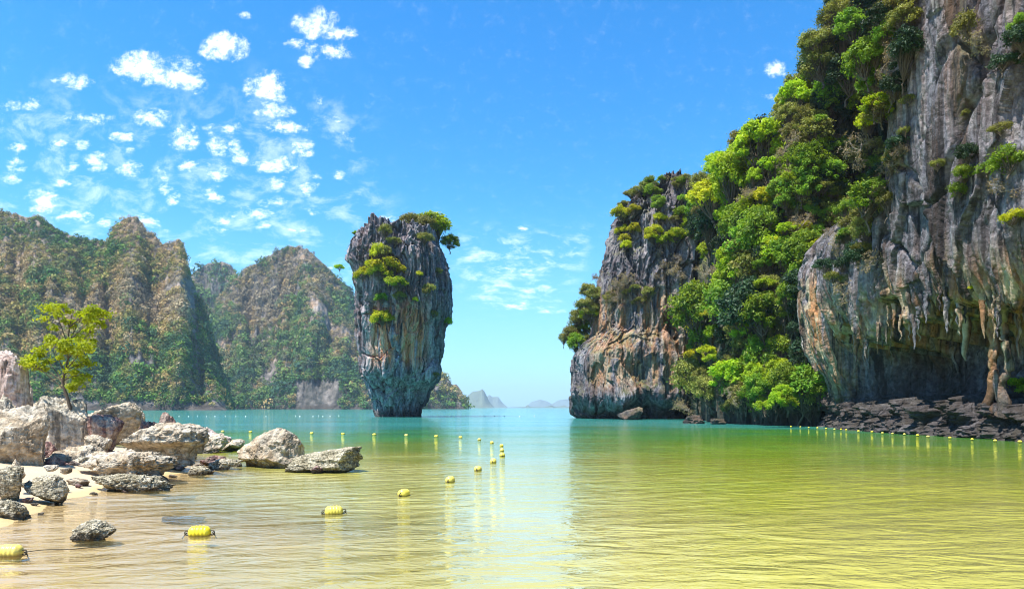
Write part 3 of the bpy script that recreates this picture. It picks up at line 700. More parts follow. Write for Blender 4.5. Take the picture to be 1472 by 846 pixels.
def boulder(label, px0, px1, top, base, mat, seed, z0=0., depth=1., facets=14, blocky=.72, rough=.085, ledge=0., slant=0., pin=(), sub=6, Y=None, sink=.22, name='boulder', cat='boulder', stretch=None):
    """one rock of its own: the box it fills in the photograph, cut by random planes, pitted and roughened"""
    rng = np.random.default_rng(seed)
    n, f = ICO[sub]
    p = np.sign(n)*np.abs(n)**blocky
    for _ in range(facets):
        nk = rng.normal(size=3); nk /= np.linalg.norm(nk); c = rng.uniform(.46, .80)
        dd = p@nk-c; p = p-np.where(dd > 0, dd*.96, 0)[:, None]*nk
    if ledge:      # eaten away below an overhanging brow
        zz = p[:, 2]; k = 1-ledge*sm(zz, .35, .0)*sm(zz, -1., -.35)*(.75+.5*fbm(p*1.5+seed, 2)); p = p*np.stack([.5+.5*k, k, np.ones_like(k)], -1)
    if slant: p[:, 2] += slant*p[:, 0]*np.where(p[:, 2] > -.2, 1, .2)
    q = p*np.array((1.6, 1.6, 1.6) if stretch is None else stretch)+seed*3.7
    d = rough*(1.5*fbm(q, 4)+.9*(ridged(q*1.8+4, 4)-.6)+.35*(worley(q*2.6)[2]-.5))+rough*.35*(ridged(q*6+9, 3)-.6)
    p = p+n*d[:, None]
    for (ux, h, w) in pin: p[:, 2] += h*np.exp(-((p[:, 0]-ux)/w)**2-((p[:, 1])/(w*2))**2)*(p[:, 2] > 0)*(1+.4*fbm(q*3, 3))
    if Y is None: Y = (EYE-z0)*F/(base-HY)
    wd = (px1-px0)/F*Y; ht = (base-top)/F*Y; hz = ht*(1+sink)
    lo, hi = p.min(0), p.max(0); p = (p-(lo+hi)/2)/(hi-lo)
    p = p*np.array((wd, wd*depth, hz))
    p[:, 2] += hz/2-ht*sink
    zb = EYE+(HY-base)/F*Y
    # stands with its front foot where the photograph shows it
    loc = np.array((((px0+px1)/2-CX)/F*Y, Y+wd*depth*.30, zb))
    p[:, 0] *= (Y+wd*depth*.30)/Y if False else 1
    me = mesh_np(name, p, f, True, (mat,), {'warm': np.full(len(p), .7)})
    return link(name, me, loc, label=label, category=cat)

B = boulder
B('tall pale pinkish boulder cut by the left edge, highest rock on the beach', -46, 32, 496, 660, M_PINK, 1, Y=18.5, depth=.9, facets=12, blocky=.7, sub=7)
B('angular cream slab with a brown shaded right face, leaning below the tall pinkish boulder', -40, 60, 578, 676, M_BOULDER, 2, Y=15.2, facets=14, blocky=.62, slant=.10, depth=.8, sub=7)
B('lumpy grey rock squeezed between the tall pinkish boulder and the cream slab', -12, 30, 566, 640, M_BOULDER, 31, Y=16.6, depth=.9, rough=.16)
B('large smooth grey block directly under the small tree', 44, 118, 568, 650, M_BOULDER, 3, Y=18.3, facets=13, blocky=.62, depth=.9, rough=.07, sub=7)
B('long flat topped grey rock behind the foot of the small tree', 98, 194, 577, 640, M_BOULDER, 4, Y=20.5, facets=10, blocky=.7, depth=.8, sub=7)
B('purplish dark rock between the grey block and the overhanging ledge rock', 116, 172, 594, 648, M_REDDISH, 5, Y=18.6, facets=12, blocky=.65, depth=.7)
B('big cream ledge rock with a hollow brown underside and a knobbly horn', 142, 281, 607, 674, M_BOULDER, 6, Y=17.0, facets=7, blocky=.62, ledge=.45, depth=.75, rough=.11, pin=(), sub=7, sink=.10)
B('small knobbly horn of rock rising on top of the cream ledge rock', 224, 252, 591, 628, M_REDDISH, 61, Y=17.6, facets=6, rough=.2, depth=.8, sink=.4)
B('long jagged cream rock lying at the waterside in front of the ledge rock', 84, 246, 647, 692, M_BOULDER, 7, Y=15.0, facets=6, ledge=.5, depth=.5, rough=.15, blocky=.7, sub=7, stretch=(4., 2., 1.5))
B('low oyster crusted slab, lowest rock of the heap at the water edge', 123, 246, 681, 708, M_OYSTER, 8, Y=13.4, facets=5, depth=.35, rough=.16, sub=7, stretch=(5, 2, 2))
B('rounded oyster speckled boulder sitting alone on the sand', 28, 82, 684, 719, M_OYSTER, 9, Y=11.4, facets=9, rough=.09, depth=.85, sub=7)
B('pale speckled boulder on the sand at the left edge', -22, 29, 669, 719, M_OYSTER, 10, Y=11.2, facets=8, rough=.08, depth=.9, sub=7)
B('knobbly pinkish rubble rock in the gap below the grey block', 41, 77, 634, 672, M_REDDISH, 11, Y=16.6, rough=.2)
B('flat little stone half buried in sand below the jagged rock', 93, 124, 687, 699, M_BOULDER, 12, Y=13.6, depth=.8, rough=.06)
B('upright pale stone wedged behind the speckled boulder at the left edge', 14, 32, 659, 694, M_BOULDER, 13, Y=12.8, depth=.9)
B('cluster rock of broken cream rubble beside the purplish rock', 116, 150, 624, 650, M_BOULDER, 14, Y=17.2, rough=.2)
B('dark oyster crusted rock at the left edge, nearest rock on the sand', -14, 30, 717, 751, M_OYSTER, 16, Y=9.9, rough=.14, depth=.9, sub=7)
B('lone oyster crusted rock sticking out of the shallow water', 92, 156, 747, 776, M_OYSTER, 17, facets=3, blocky=1., rough=.2, depth=.8, sub=7, pin=((.1, .4, .5),))
B('pale rough rock with dark hollows just right of the ledge rock', 261, 317, 621, 651, M_BOULDER, 19, rough=.13, facets=8, slant=-.15, sub=7)
B('pointed pale pink rock standing behind the others at the waterside', 286, 328, 613, 643, M_PINK, 20, Y=26, facets=9, pin=((-.5, .5, .4),), slant=-.3)
B('small slanting stone at the right end of the pale rocks', 314, 348, 631, 648, M_BOULDER, 21, facets=8, slant=.2)
B('large wedge shaped boulder with a dark overhanging right face', 331, 430, 615, 672, M_BOULDER, 22, facets=9, blocky=.66, slant=.34, depth=.85, rough=.09, ledge=.2, sub=7)
B('low reddish rubble rock in the shallows left of the wedge boulder', 280, 326, 654, 670, M_REDDISH, 23, rough=.2, depth=.7)
B('low grey waterside stone touching the wedge boulder', 297, 342, 659, 675, M_OYSTER, 24, rough=.14, depth=.7)
B('small dark oyster crusted stone on the wet sand beside the heap', 269, 303, 669, 682, M_OYSTER, 25, rough=.16, depth=.7)
B('long low oyster crusted slab reaching furthest into the water', 404, 517, 642, 679, M_OYSTER, 26, facets=6, slant=.55, rough=.09, depth=.6, blocky=.7, sub=7)
B('small dark stone at the water line under the long low slab', 443, 464, 669, 680, M_REDDISH, 27, rough=.2, Y=16.9)
B('small pale stone on top of the heap behind the tall pinkish boulder', 28, 45, 549, 600, M_PINK, 28, Y=19.5)
B('reddish stones lump on top behind the ledge rock', 196, 226, 603, 640, M_REDDISH, 29, Y=19., rough=.2)
B('grey boulder filling the back of the heap behind the block', 20, 70, 572, 640, M_BOULDER, 33, Y=20.5, rough=.1)
B('broken cream slab bridging the heap behind the jagged rock', 60, 130, 640, 690, M_BOULDER, 34, Y=16.2, rough=.13, facets=12, blocky=.65, sub=7)
B('squat stone between the rubble and the leaning slab', 52, 84, 655, 692, M_REDDISH, 35, Y=15.6, rough=.15)
for lb, a, b, y, sd in [('dark submerged stone showing through the shallows, nearest the heap', 226, 272, 708, 41), ('dark submerged stone patch right of the lone oyster rock', 214, 284, 739, 42)]:
    gx, gy, _ = ground_at((a+b)/2, y); gz = float(ground_z(np.array(gx), np.array(gy)))
    o = B(lb, a, b, y-7, y, M_REDDISH, sd, Y=gy, rough=.12, depth=1.1); o.location.z = gz-.02; o.scale.z = .9
_r = np.random.default_rng(404)
RUB = [(60, 700, 9), (75, 706, 7), (110, 700, 6), (92, 680, 9), (84, 690, 6), (36, 722, 8), (48, 726, 5), (150, 692, 8), (256, 676, 8), (246, 686, 6), (236, 693, 5), (172, 640, 9), (130, 655, 8), (118, 664, 9), (102, 668, 8), (70, 676, 9), (30, 700, 7), (285, 672, 7), (305, 676, 6), (322, 668, 8), (262, 668, 7), (275, 660, 6), (135, 712, 6), (180, 708, 5), (58, 740, 5), (340, 672, 7), (420, 672, 7), (436, 679, 5)]
for i, (px, py, w) in enumerate(RUB):
    zz = .0
    for _ in range(4):
        gx, gy, _z = ground_at(px, py, zz); zz = max(float(ground_z(np.array(gx), np.array(gy))), -.03)
    o = B('small rubble stone lying between the large boulders of the beach', px-w, px+w, py-w*_r.uniform(.7, 1.2), py, [M_BOULDER, M_OYSTER, M_REDDISH][i % 3], 500+i, Y=gy, rough=.13, depth=.9, name='rubble_stone', cat='stone')
    o['group'] = 'rubble stones between the beach boulders'
# rocks at the foot of the right shore
B('rough grey rock lying at the foot of the jungle slope', 984, 1017, 596, 609.5, M_HEAD, 51, Y=70, rough=.14)
B('low pale rock beside the rough grey rock at the foot of the slope', 1022, 1046, 601, 610, M_HEAD, 52, Y=67, rough=.14)
B('sunlit brown block in the tide notch of the headland', 890, 925, 584, 605, M_HEAD, 53, Y=92, facets=12, blocky=.65)

# ------------------------------------------------------------------ buoys and ropes
def paint(name, col, dirt):
    m, t, out = material(name)
    tc = t.add('ShaderNodeTexCoord').outputs['Object']
    z = t.add('ShaderNodeSeparateXYZ', {0: tc}).outputs[2]
    n = t.noise(tc, 14., 5, .6)
    c = t.mix(t.ss(t.math('MULTIPLY_ADD', n, .05, z), -.01, .035, .9, 0.), col, dirt)
    c = t.mix(t.math('MULTIPLY', t.ss(n, .55, .75), .35), c, tuple(min(1, q*1.2+.1) for q in col))
    rn = t.add('ShaderNodeObjectInfo').outputs['Random']
    c = t.mix(t.math('MULTIPLY', t.ss(t.math('MULTIPLY_ADD', rn, .2, t.noise(tc, 9., 6, .7)), .62, .85), .45), c, tuple(.45*q+.10 for q in dirt))
    c = t.add('ShaderNodeHueSaturation', {'Hue': .5, 'Saturation': t.math('MULTIPLY_ADD', rn, -.15, 1.), 'Value': t.math('MULTIPLY_ADD', rn, -.1, 1.05), 'Color': c}).outputs[0]
    b = t.add('ShaderNodeBsdfPrincipled', {'Base Color': c, 'Roughness': .38, 'Specular IOR Level': .4})
    t.l.new(b.outputs[0], out.inputs[0]); return m
M_YEL = paint('yellow_float_plastic', (.86, .66, .02), (.18, .13, .03))
M_WHT = paint('white_float_plastic', (.8, .8, .74), (.3, .3, .22))
M_ROPE = plain_mat('wet_rope', (.09, .075, .05), .9, .4, 40.)

def float_mesh(mat, L=.27, R=.088):
    t = np.linspace(-1, 1, 34); r = R*np.maximum(1-np.abs(t)**4.5, 0)**.5*(1+.035*np.cos(t*19))
    r = np.maximum(r, .012)
    v, f = tube(np.stack([t*L/2, 0*t, 0*t], -1), r, 24)
    e = Soup(); e.add(v, f)
    for s in (0, len(t)-1): # end caps
        c = np.array([[t[s]*L/2, 0, 0]]); ring = v.reshape(len(t), 24, 3)[s]
        q = np.concatenate([ring, c]); k = np.arange(0, 24, 2)
        e.add(q, np.stack([k, (k+1) % 24, (k+2) % 24, k*0+24], -1))
    return e.mesh('float_body', mat)
def ring_mesh(x):
    a = np.linspace(0, 2*math.pi, 15)
    v, f = tube(np.stack([x+.028*np.cos(a), .0*a, .028*np.sin(a)], -1), np.full(15, .008), 6)
    e = Soup(); e.add(v, f)
    k = np.linspace(0, 1, 8); v, f = tube(np.stack([x+math.copysign(.06, x)*k, .01*np.sin(k*5), -.075*k**1.3], -1), np.full(8, .007), 6)
    e.add(v, f); return e.mesh('rope_eye', M_ROPE)
ORD = ['first', 'second', 'third', 'fourth', 'fifth', 'sixth', 'seventh', 'eighth', 'ninth', 'tenth', 'eleventh', 'twelfth', 'thirteenth', 'fourteenth', 'fifteenth', 'sixteenth', 'seventeenth', 'eighteenth', 'nineteenth', 'twentieth', 'twenty-first', 'twenty-second', 'twenty-third', 'twenty-fourth']
ME_F = float_mesh(M_YEL); ME_R = (ring_mesh(-.15), ring_mesh(.15)); ME_W = float_mesh(M_WHT, .42, .16); ME_Y2 = float_mesh(M_YEL, .30, .11)
LINE = [(14, 798), (287, 769), (480, 738), (580.5, 712), (647, 692), (687, 676), (709, 664.5), (722, 655.5), (721.5, 648), (721, 641.5), (707, 637), (689, 632.5), (662, 629), (627, 627.5), (584, 626), (538, 625), (493, 624), (448, 623), (360, 621), (320, 620.5), (281, 620)]
LAB = {0: 'largest nearest yellow buoy, cut by the left edge of the picture', 1: 'yellow buoy on the sandy shallows right of the lone oyster rock',
       2: 'yellow buoy lying below the end of the long low oyster slab'}
prev = None; pts = []
for i, (px, py) in enumerate(LINE):
    g = np.array(ground_at(px, py)); pts.append(g)
for i, g in enumerate(pts):
    a = pts[max(i-1, 0)]; b = pts[min(i+1, len(pts)-1)]; d = b-a
    o = bpy.data.objects.new('buoy', None); C.objects.link(o)
    far = g[1] > 24
    k = 1. if not far else .85
    o.location = (g[0], g[1], .035*k); ang = math.atan2(d[1], d[0])
    if i < 3: ang = [.05, .12, .35][i]
    o.rotation_euler = (.1*math.sin(i*7.), .06*math.sin(i*3.), ang); o.scale = (k, k, k)
    o['label'] = LAB.get(i, ORD[i]+' yellow buoy along the curved float line, counted from the beach end'); o['category'] = 'buoy'; o['group'] = 'yellow buoys of the curved float line'
    link('float_body', ME_F, parent=o)
    for r in ME_R: link('rope_eye', r, parent=o)
row = [(1137, 612.5), (1150.5, 613), (1162.5, 614), (1175, 614.5), (1187.5, 615.5), (1199.5, 616.5), (1209, 616.5), (1216.5, 617.3), (1234, 619.2), (1253.5, 620.3), (1268.5, 622), (1283, 623), (1300, 624), (1319, 625.5), (1334, 627.5), (1365.5, 629.2), (1397.5, 631.5), (1430.5, 633.5), (1466, 635)]
cp = P_CL[:, :200].reshape(-1, 3)
for i, (px, py) in enumerate(row):
    g = ground_at(px, py+1.3)
    o = link('buoy', ME_Y2, (g[0], g[1], .06), label=ORD[i]+' small yellow buoy from the left in the row along the cliff foot', category='buoy', group='small yellow buoys along the cliff foot')
    o.rotation_euler = (0, 0, 1.5+.4*math.sin(i*5.)); o.scale = (.55,)*3
wh = [257.5, 271, 284, 297, 309, 324, 339, 353, 382.5, 425, 431, 450, 458, 464, 474.5, 487, 649, 696, 711, 725, 747, 768]
for i, px in enumerate(wh):
    g = ground_at(px, 598.+.4*math.sin(i*2.))
    link('buoy', ME_W, (g[0], g[1], .05), label=ORD[i]+' tiny white float from the left in the far row level with the stack', category='buoy', group='tiny white floats in the far row').scale = (.5, .5, .5)

def rope(pts, label, r=.009):
    pts = np.array(pts); n = 14; out = []
    for a, b in zip(pts[:-1], pts[1:]):
        t = np.linspace(0, 1, n)[:-1, None]; q = a+(b-a)*t
        L = np.linalg.norm(b-a); s = np.sin(t[:, 0]*math.pi)
        q[:, 2] = -.16-.25*s; q[:, 1] += .05*L*.2*np.sin(t[:, 0]*9+a[0]); out.append(q)
    out.append(pts[-1:]+np.array((0, 0, -.03))); q = np.concatenate(out)
    v, f = tube(q, np.full(len(q), r), 6)
    b0 = q[0].copy(); link('float_rope', mesh_np('float_rope', v-b0, f, True, (M_ROPE,)), b0, label=label, category='rope')
rope([p for p in pts], 'thin dark rope joining the yellow buoys of the curved line')
# a slack stretch of the rope lying on the surface by the nearest buoy
g0 = np.array(ground_at(30, 795)); g1 = np.array(ground_at(150, 785)); t = np.linspace(0, 1, 30)
q = g0+(g1-g0)*t[:, None]; q[:, 2] = .012-.03*np.clip(t-.75, 0, 1); q[:, 1] += .06*np.sin(t*7)
v, f = tube(q, np.full(30, .005), 6)
link('float_rope', mesh_np('float_rope', v-g0, f, True, (M_ROPE,)), g0, label='slack thin rope trailing on the water from the nearest yellow buoy', category='rope')
# ------------------------------------------------------------------ trees and shrubs
def leaves(rng, cent, rad, per, size, tone0, flat=.62, droop=.0):
    """leaf-sized rhombs spread over and through clumps"""
    n = len(cent); d = rng.normal(size=(n, per, 3)); d[..., 2] += .25
    d /= np.linalg.norm(d, axis=-1, keepdims=True)
    rr = rad[:, None]*rng.random((n, per))**.45*np.where(rng.random((n, per)) < .2, rng.uniform(1., 1.75, (n, per)), 1.)
    q = cent[:, None]+d*rr[..., None]*np.array((1, 1, flat)); q[..., 2] -= droop*rr*rng.random((n, per))
    ln = d*.7+np.array((0, 0, .35))+rng.normal(size=d.shape)*.6; ln /= np.linalg.norm(ln, axis=-1, keepdims=True)
    a = np.cross(ln, rng.normal(size=d.shape)); a /= np.linalg.norm(a, axis=-1, keepdims=True); b = np.cross(ln, a)
    s = (size*rng.uniform(.6, 1.35, (n, per)))[..., None]
    V = np.stack([q+a*s, q+b*s*.48+ln*s*.08, q-a*s*.9, q-b*s*.48+ln*s*.08], 2).reshape(-1, 3)
    tone = np.clip(tone0[:, None]+rng.normal(size=(n, per))*.22, 0, 1)
    return V, np.repeat(tone.reshape(-1), 4)

CL_R = 1.
def tree_meshes(seed, H, R, clumps, per, size, leaf, crown=(.60, .48), trunk_r=.10, flat=.8, twiggy=False, lean=0., gap=.5, bark=None):
    rng = np.random.default_rng(seed); wood = Soup()
    tt = np.linspace(0, 1, 9); ht = H*(crown[0]-crown[1]*.55)
    wob = np.cumsum(rng.normal(size=(9, 2))*.035*H, 0)*tt[:, None]
    trunk = np.stack([wob[:, 0]+lean*tt*H*.4, wob[:, 1], tt*ht-.25], -1)
    wood.add(*tube(trunk, trunk_r*(1.25-.65*tt), 8))
    c = rng.normal(size=(clumps, 3)); c /= np.linalg.norm(c, axis=1)[:, None]
    c[:, 2] = np.where(c[:, 2] < -.35, -c[:, 2], c[:, 2])
    c *= (gap+(1-gap)*rng.random((clumps, 1))**.6)
    ec = np.array((lean*H*.4, 0, crown[0]*H)); er = np.array((R, R, crown[1]*H))
    cent = ec+c*er*.82
    rad = R*rng.uniform(.15, .36, clumps)*CL_R
    for k in range(clumps):
        st = trunk[rng.integers(5, 9)]
        mid = st+(cent[k]-st)*.5+rng.normal(size=3)*.10*R-np.array((0, 0, .08*R))
        t = np.linspace(0, 1, 7)[:, None]
        path = (1-t)**2*st+2*t*(1-t)*mid+t*t*cent[k]
        wood.add(*tube(path, trunk_r*np.linspace(.5, .12, 7), 5))
        for _ in range(5 if twiggy else 2):
            e = cent[k]+rng.normal(size=3)*rad[k]*.8; s = path[rng.integers(3, 7)]
            m = (s+e)/2+rng.normal(size=3)*.08*R
            wood.add(*tube(np.stack([s, m, e]), trunk_r*np.array((.16, .11, .06)), 4))
    tone0 = np.clip(.35+.45*(cent[:, 2]-cent[:, 2].min())/max(np.ptp(cent[:, 2]), .1)*rng.uniform(.3, 1., clumps)+rng.normal(size=clumps)*.2, 0, 1)
    tone0 = np.clip(.5+rng.normal(size=clumps)*.28, 0, 1)
    V, tone = leaves(rng, cent, rad, per, size, tone0, flat)
    f = np.arange(len(V)).reshape(-1, 4)
    return wood.mesh('trunk', bark or M_BARK), mesh_np('crown', V, f, False, (LEAF[leaf],), {'tone': tone})

def dry_meshes(seed, R):
    """leafless tangle of pale twigs with a few dead leaves"""
    rng = np.random.default_rng(seed); wood = Soup(); ends = []
    def grow(p, d, ln, r, lev):
        n = 5; path = [p]
        for _ in range(n):
            d = d+rng.normal(size=3)*.22+np.array((0, 0, -.03*lev)); d /= np.linalg.norm(d); path.append(path[-1]+d*ln/n)
        wood.add(*tube(np.array(path), np.linspace(r, r*.5, n+1), 4))
        if lev < 3:
            for _ in range(4 if lev < 2 else 3): grow(path[rng.integers(2, n+1)], d+rng.normal(size=3)*.65, ln*.62, r*.55, lev+1)
        else: ends.append(path[-1])
    for _ in range(5):
        d = rng.normal(size=3)*.7+np.array((0, 0, .6)); grow(np.zeros(3), d/np.linalg.norm(d), R*.75, .045, 0)
    e = np.array(ends)[::2]
    V, tone = leaves(rng, e, np.full(len(e), .16*R), 5, .12, np.full(len(e), .5))
    return wood.mesh('trunk', M_TWIG), mesh_np('crown', V, np.arange(len(V)).reshape(-1, 4), False, (LEAF['dry'],), {'tone': tone})

PROTO = {}
def kind(key, *a, **k): PROTO.setdefault(key, []).append(tree_meshes(*a, **k))
for s in range(3):
    kind('bright', 100+s, 4.8, 2.2, 44, 125, .16, 'bright', flat=.7)
    kind('yellow', 110+s, 4.4, 2.0, 42, 115, .15, 'yellow', flat=.65)
    kind('mid', 120+s, 5.2, 2.3, 46, 125, .16, 'mid')
    kind('dark', 130+s, 5.6, 2.4, 46, 125, .17, 'dark')
    kind('olive', 140+s, 4.8, 2.2, 44, 105, .14, 'olive', twiggy=True)
    PROTO.setdefault('dry', []).append(dry_meshes(150+s, 1.9))
    # shrubs that cling to bare rock: low, wide, uneven
    kind('shrub_yellow', 160+s, 1.9, 1.5, 26, 110, .11, 'yellow', crown=(.55, .5), trunk_r=.07)
    kind('shrub_bright', 170+s, 1.9, 1.5, 26, 110, .11, 'bright', crown=(.55, .5), trunk_r=.07)
    kind('shrub_mid', 180+s, 2.0, 1.5, 26, 110, .11, 'mid', crown=(.55, .5), trunk_r=.07)
    kind('shrub_olive', 190+s, 1.9, 1.5, 24, 90, .10, 'olive', crown=(.55, .5), trunk_r=.07, twiggy=True)
    kind('shrub_dark', 195+s, 2.0, 1.5, 26, 110, .11, 'dark', crown=(.55, .5), trunk_r=.07)
SIZE = {k: (2.2 if not k.startswith('shrub') else 1.5) for k in PROTO}
_count = [0]
def plant(key, loc, radius, label, group, tilt=(0, 0), name='tree', cat='tree', zs=1.):
    i = _count[0]; _count[0] += 1
    tr, cr = PROTO[key][i % len(PROTO[key])]
    s = radius/SIZE[key]
    o = bpy.data.objects.new(name, None); C.objects.link(o)
    o.location = loc; o.rotation_euler = (.16*math.sin(i*1.7), .16*math.sin(i*2.9), (i*2.399) % 6.283); q = np.random.default_rng(i+900).uniform(.8, 1.25, 3); o.scale = (s*q[0], s*q[1], s*zs*q[2])
    o['label'] = label; o['category'] = cat
    if group: o['group'] = group
    link('trunk', tr, parent=o); link('crown', cr, parent=o)
    return o

KIND_WORD = {'bright': 'bright green', 'yellow': 'yellow green', 'mid': 'mid green', 'dark': 'dark blue green', 'olive': 'olive', 'dry': 'leafless tan'}
def on(surface, key, px, py, r_px, label, group=None, out=.25, name=None, zs=1.):
    if isinstance(surface, list):       # the first of several surfaces that shows there
        hits = [find(P, N, px, py) for P, N in surface]
        ok = [h for h in hits if math.dist(proj(h[0]), (px, py)) < 9]
        p, n = min(ok or hits, key=lambda h: h[0][1] if ok else math.dist(proj(h[0]), (px, py)))
    else: p, n = find(*surface, px, py)
    R = r_px/F*p[1]
    sh = key.startswith('shrub') or key == 'dry'
    n2 = n[:2]/max(np.linalg.norm(n[:2]), .2)
    loc = (p[0]+n2[0]*R*out, p[1]+n2[1]*R*out, p[2]-R*(.55 if sh else .95))
    lean = .45 if sh else .22
    nm = name or ('shrub' if sh else 'tree')
    return plant(key, loc, R, label, group, (n2[1]*-lean*0, 0), nm, nm, zs)
ST, HD, SL, CL = (P_ST, N_ST), (P_HD, N_HD), (P_SL, N_SL), (P_CL, N_CL)
rng = np.random.default_rng(77)

# shrubs on the sea stack
for key, px, py, r, lb in [
        ('shrub_yellow', 548, 372, 12, 'yellow green shrub high on the left part of the sea stack face'),
        ('shrub_yellow', 562, 389, 17, 'largest yellow green shrub spilling down the middle of the sea stack face'),
        ('shrub_yellow', 541, 395, 12, 'yellow green shrub left of the largest one on the sea stack'),
        ('shrub_yellow', 519, 399, 10, 'yellow green shrub at the left rim of the sea stack, half height'),
        ('shrub_yellow', 530, 385, 9, 'small shrub between the rim shrub and the big shrub on the stack'),
        ('shrub_bright', 571, 405, 12, 'green shrub hanging below the largest yellow shrub on the stack'),
        ('shrub_olive', 553, 360, 10, 'olive shrub topmost of the cluster on the sea stack face'),
        ('shrub_olive', 576, 424, 8, 'small olive shrub hanging lowest of the stack face cluster'),
        ('shrub_yellow', 548, 464, 11, 'yellow green shrub on the small ledge below mid height of the stack'),
        ('shrub_yellow', 558, 459, 8, 'small yellow shrub right beside the ledge shrub on the stack'),
        ('shrub_bright', 545, 455, 7, 'small green tuft above the ledge shrub on the stack'),
        ('shrub_olive', 560, 333, 10, 'orange olive shrub near the pointed top of the sea stack'),
        ('shrub_olive', 566, 343, 8, 'olive tuft just under the pointed top of the sea stack'),
        ('shrub_olive', 619, 412, 9, 'orange olive shrub on the right half of the sea stack'),
        ('shrub_olive', 612, 424, 7, 'olive tuft left below the orange olive shrub of the stack'),
        ('shrub_yellow', 601, 432, 4, 'tiny yellow tuft right of the middle of the stack'),
        ('shrub_yellow', 599, 400, 5, 'tiny yellow tuft below the top right of the stack'),
        ('shrub_olive', 633, 389, 7, 'olive tuft on the right rim of the sea stack, upper half'),
        ('shrub_olive', 625, 454, 6, 'olive tuft beside the green tree low on the right rim of the stack'),
        ('shrub_olive', 612, 345, 9, 'olive shrub below the crown trees on the stack top'),
        ('shrub_olive', 631, 541, 5, 'small tuft under the right overhang of the sea stack'),
        ('shrub_mid', 546, 431, 9, 'dull green shrub below the big cluster on the stack')]:
    on(ST, key, px, py, r*1.4, lb, 'shrubs growing on the sea stack')
def free(key, px, py, Y, r_px, label, group=None, name='tree', zs=1., drop=.62):
    R = r_px*1.25/F*Y; p = at(px, py, Y); H = 2.1*R*zs if not key.startswith('shrub') else 1.2*R*zs
    return plant(key, (p[0], p[1], p[2]-H*drop), R, label, group, (0, 0), name, name, zs)
free('olive', 594, 322, YS-2, 17, 'olive tree standing on the top edge of the sea stack', zs=.9)
free('bright', 625, 328, YS-1, 20, 'bright green tree leaning over the top right corner of the stack')
free('mid', 647, 346, YS-1, 11, 'small green crown overhanging farthest right at the stack top')
free('olive', 612, 332, YS-3, 12, 'olive tree between the two crowns on the stack top')
free('shrub_bright', 488, 383, YS-1, 7, 'small green shrub sticking out of the left side of the stack', name='shrub')
free('shrub_bright', 641, 461, YS-2, 9, 'green shrub sticking out low on the right rim of the stack', name='shrub')
free('dry', 503, 348, YS, 8, 'bare twiggy shrub at the top left edge of the stack', name='shrub')
free('dry', 642, 374, YS, 8, 'bare twiggy shrub hanging under the overhanging tree of the stack', name='shrub')
free('shrub_mid', 511, 335, YS, 5, 'small green tuft on the top left corner of the stack', name='shrub')

# headland
for key, px, py, r, n_, lb in [('shrub_yellow', 920, 335, 34, 13, 'yellow green shrub on the upper face of the rock headland'), ('shrub_olive', 900, 435, 26, 6, 'golden olive shrub on the ledge of the rock headland'),
                               ('dry', 880, 412, 26, 7, 'leafless tan shrub on the mid ledge of the rock headland'), ('shrub_mid', 950, 290, 40, 8, 'green shrub near the top of the rock headland'),
                               ('shrub_olive', 935, 300, 45, 7, 'olive shrub scattered near the crest of the rock headland'), ('shrub_bright', 985, 330, 22, 10, 'bright green shrub at the right border of the rock headland'),
                               ('dry', 945, 375, 30, 6, 'leafless tan shrub hanging on the headland face')]:
    for _ in range(n_):
        on(HD, key, px+rng.uniform(-1, 1)*r, py+rng.uniform(-1, 1)*r*.75, rng.uniform(8, 15), lb, lb.replace('shrub', 'shrubs', 1))
for _ in range(18):
    px = rng.uniform(885, 1000); py = np.interp(px, [a[0] for a in hd_top], [a[1] for a in hd_top])+rng.uniform(2, 12)
    on(HD, ['shrub_olive', 'shrub_mid', 'dry'][_ % 3], px, py, rng.uniform(6, 10), {0: 'olive tuft on the skyline of the rock headland', 1: 'green tuft on the skyline of the rock headland', 2: 'bare twig tuft on the skyline of the rock headland'}[_ % 3],
       {0: 'olive tufts on the headland skyline', 1: 'green tufts on the headland skyline', 2: 'bare tufts on the headland skyline'}[_ % 3])
for px, py, r, k in [(812, 480, 15, 'olive'), (824, 462, 18, 'olive'), (833, 440, 18, 'olive'), (840, 415, 16, 'olive'), (826, 490, 15, 'mid'), (838, 470, 18, 'mid'), (843, 448, 16, 'yellow'), (803, 488, 9, 'olive'), (845, 430, 14, 'olive'), (820, 497, 14, 'mid'), (836, 492, 16, 'olive')]:
    free(k, px+7, py, YH+9+rng.uniform(-2, 3), r*.8, KIND_WORD[k]+' bush overhanging the left shoulder of the rock headland', KIND_WORD[k]+' bushes on the left shoulder of the headland', name='bush')

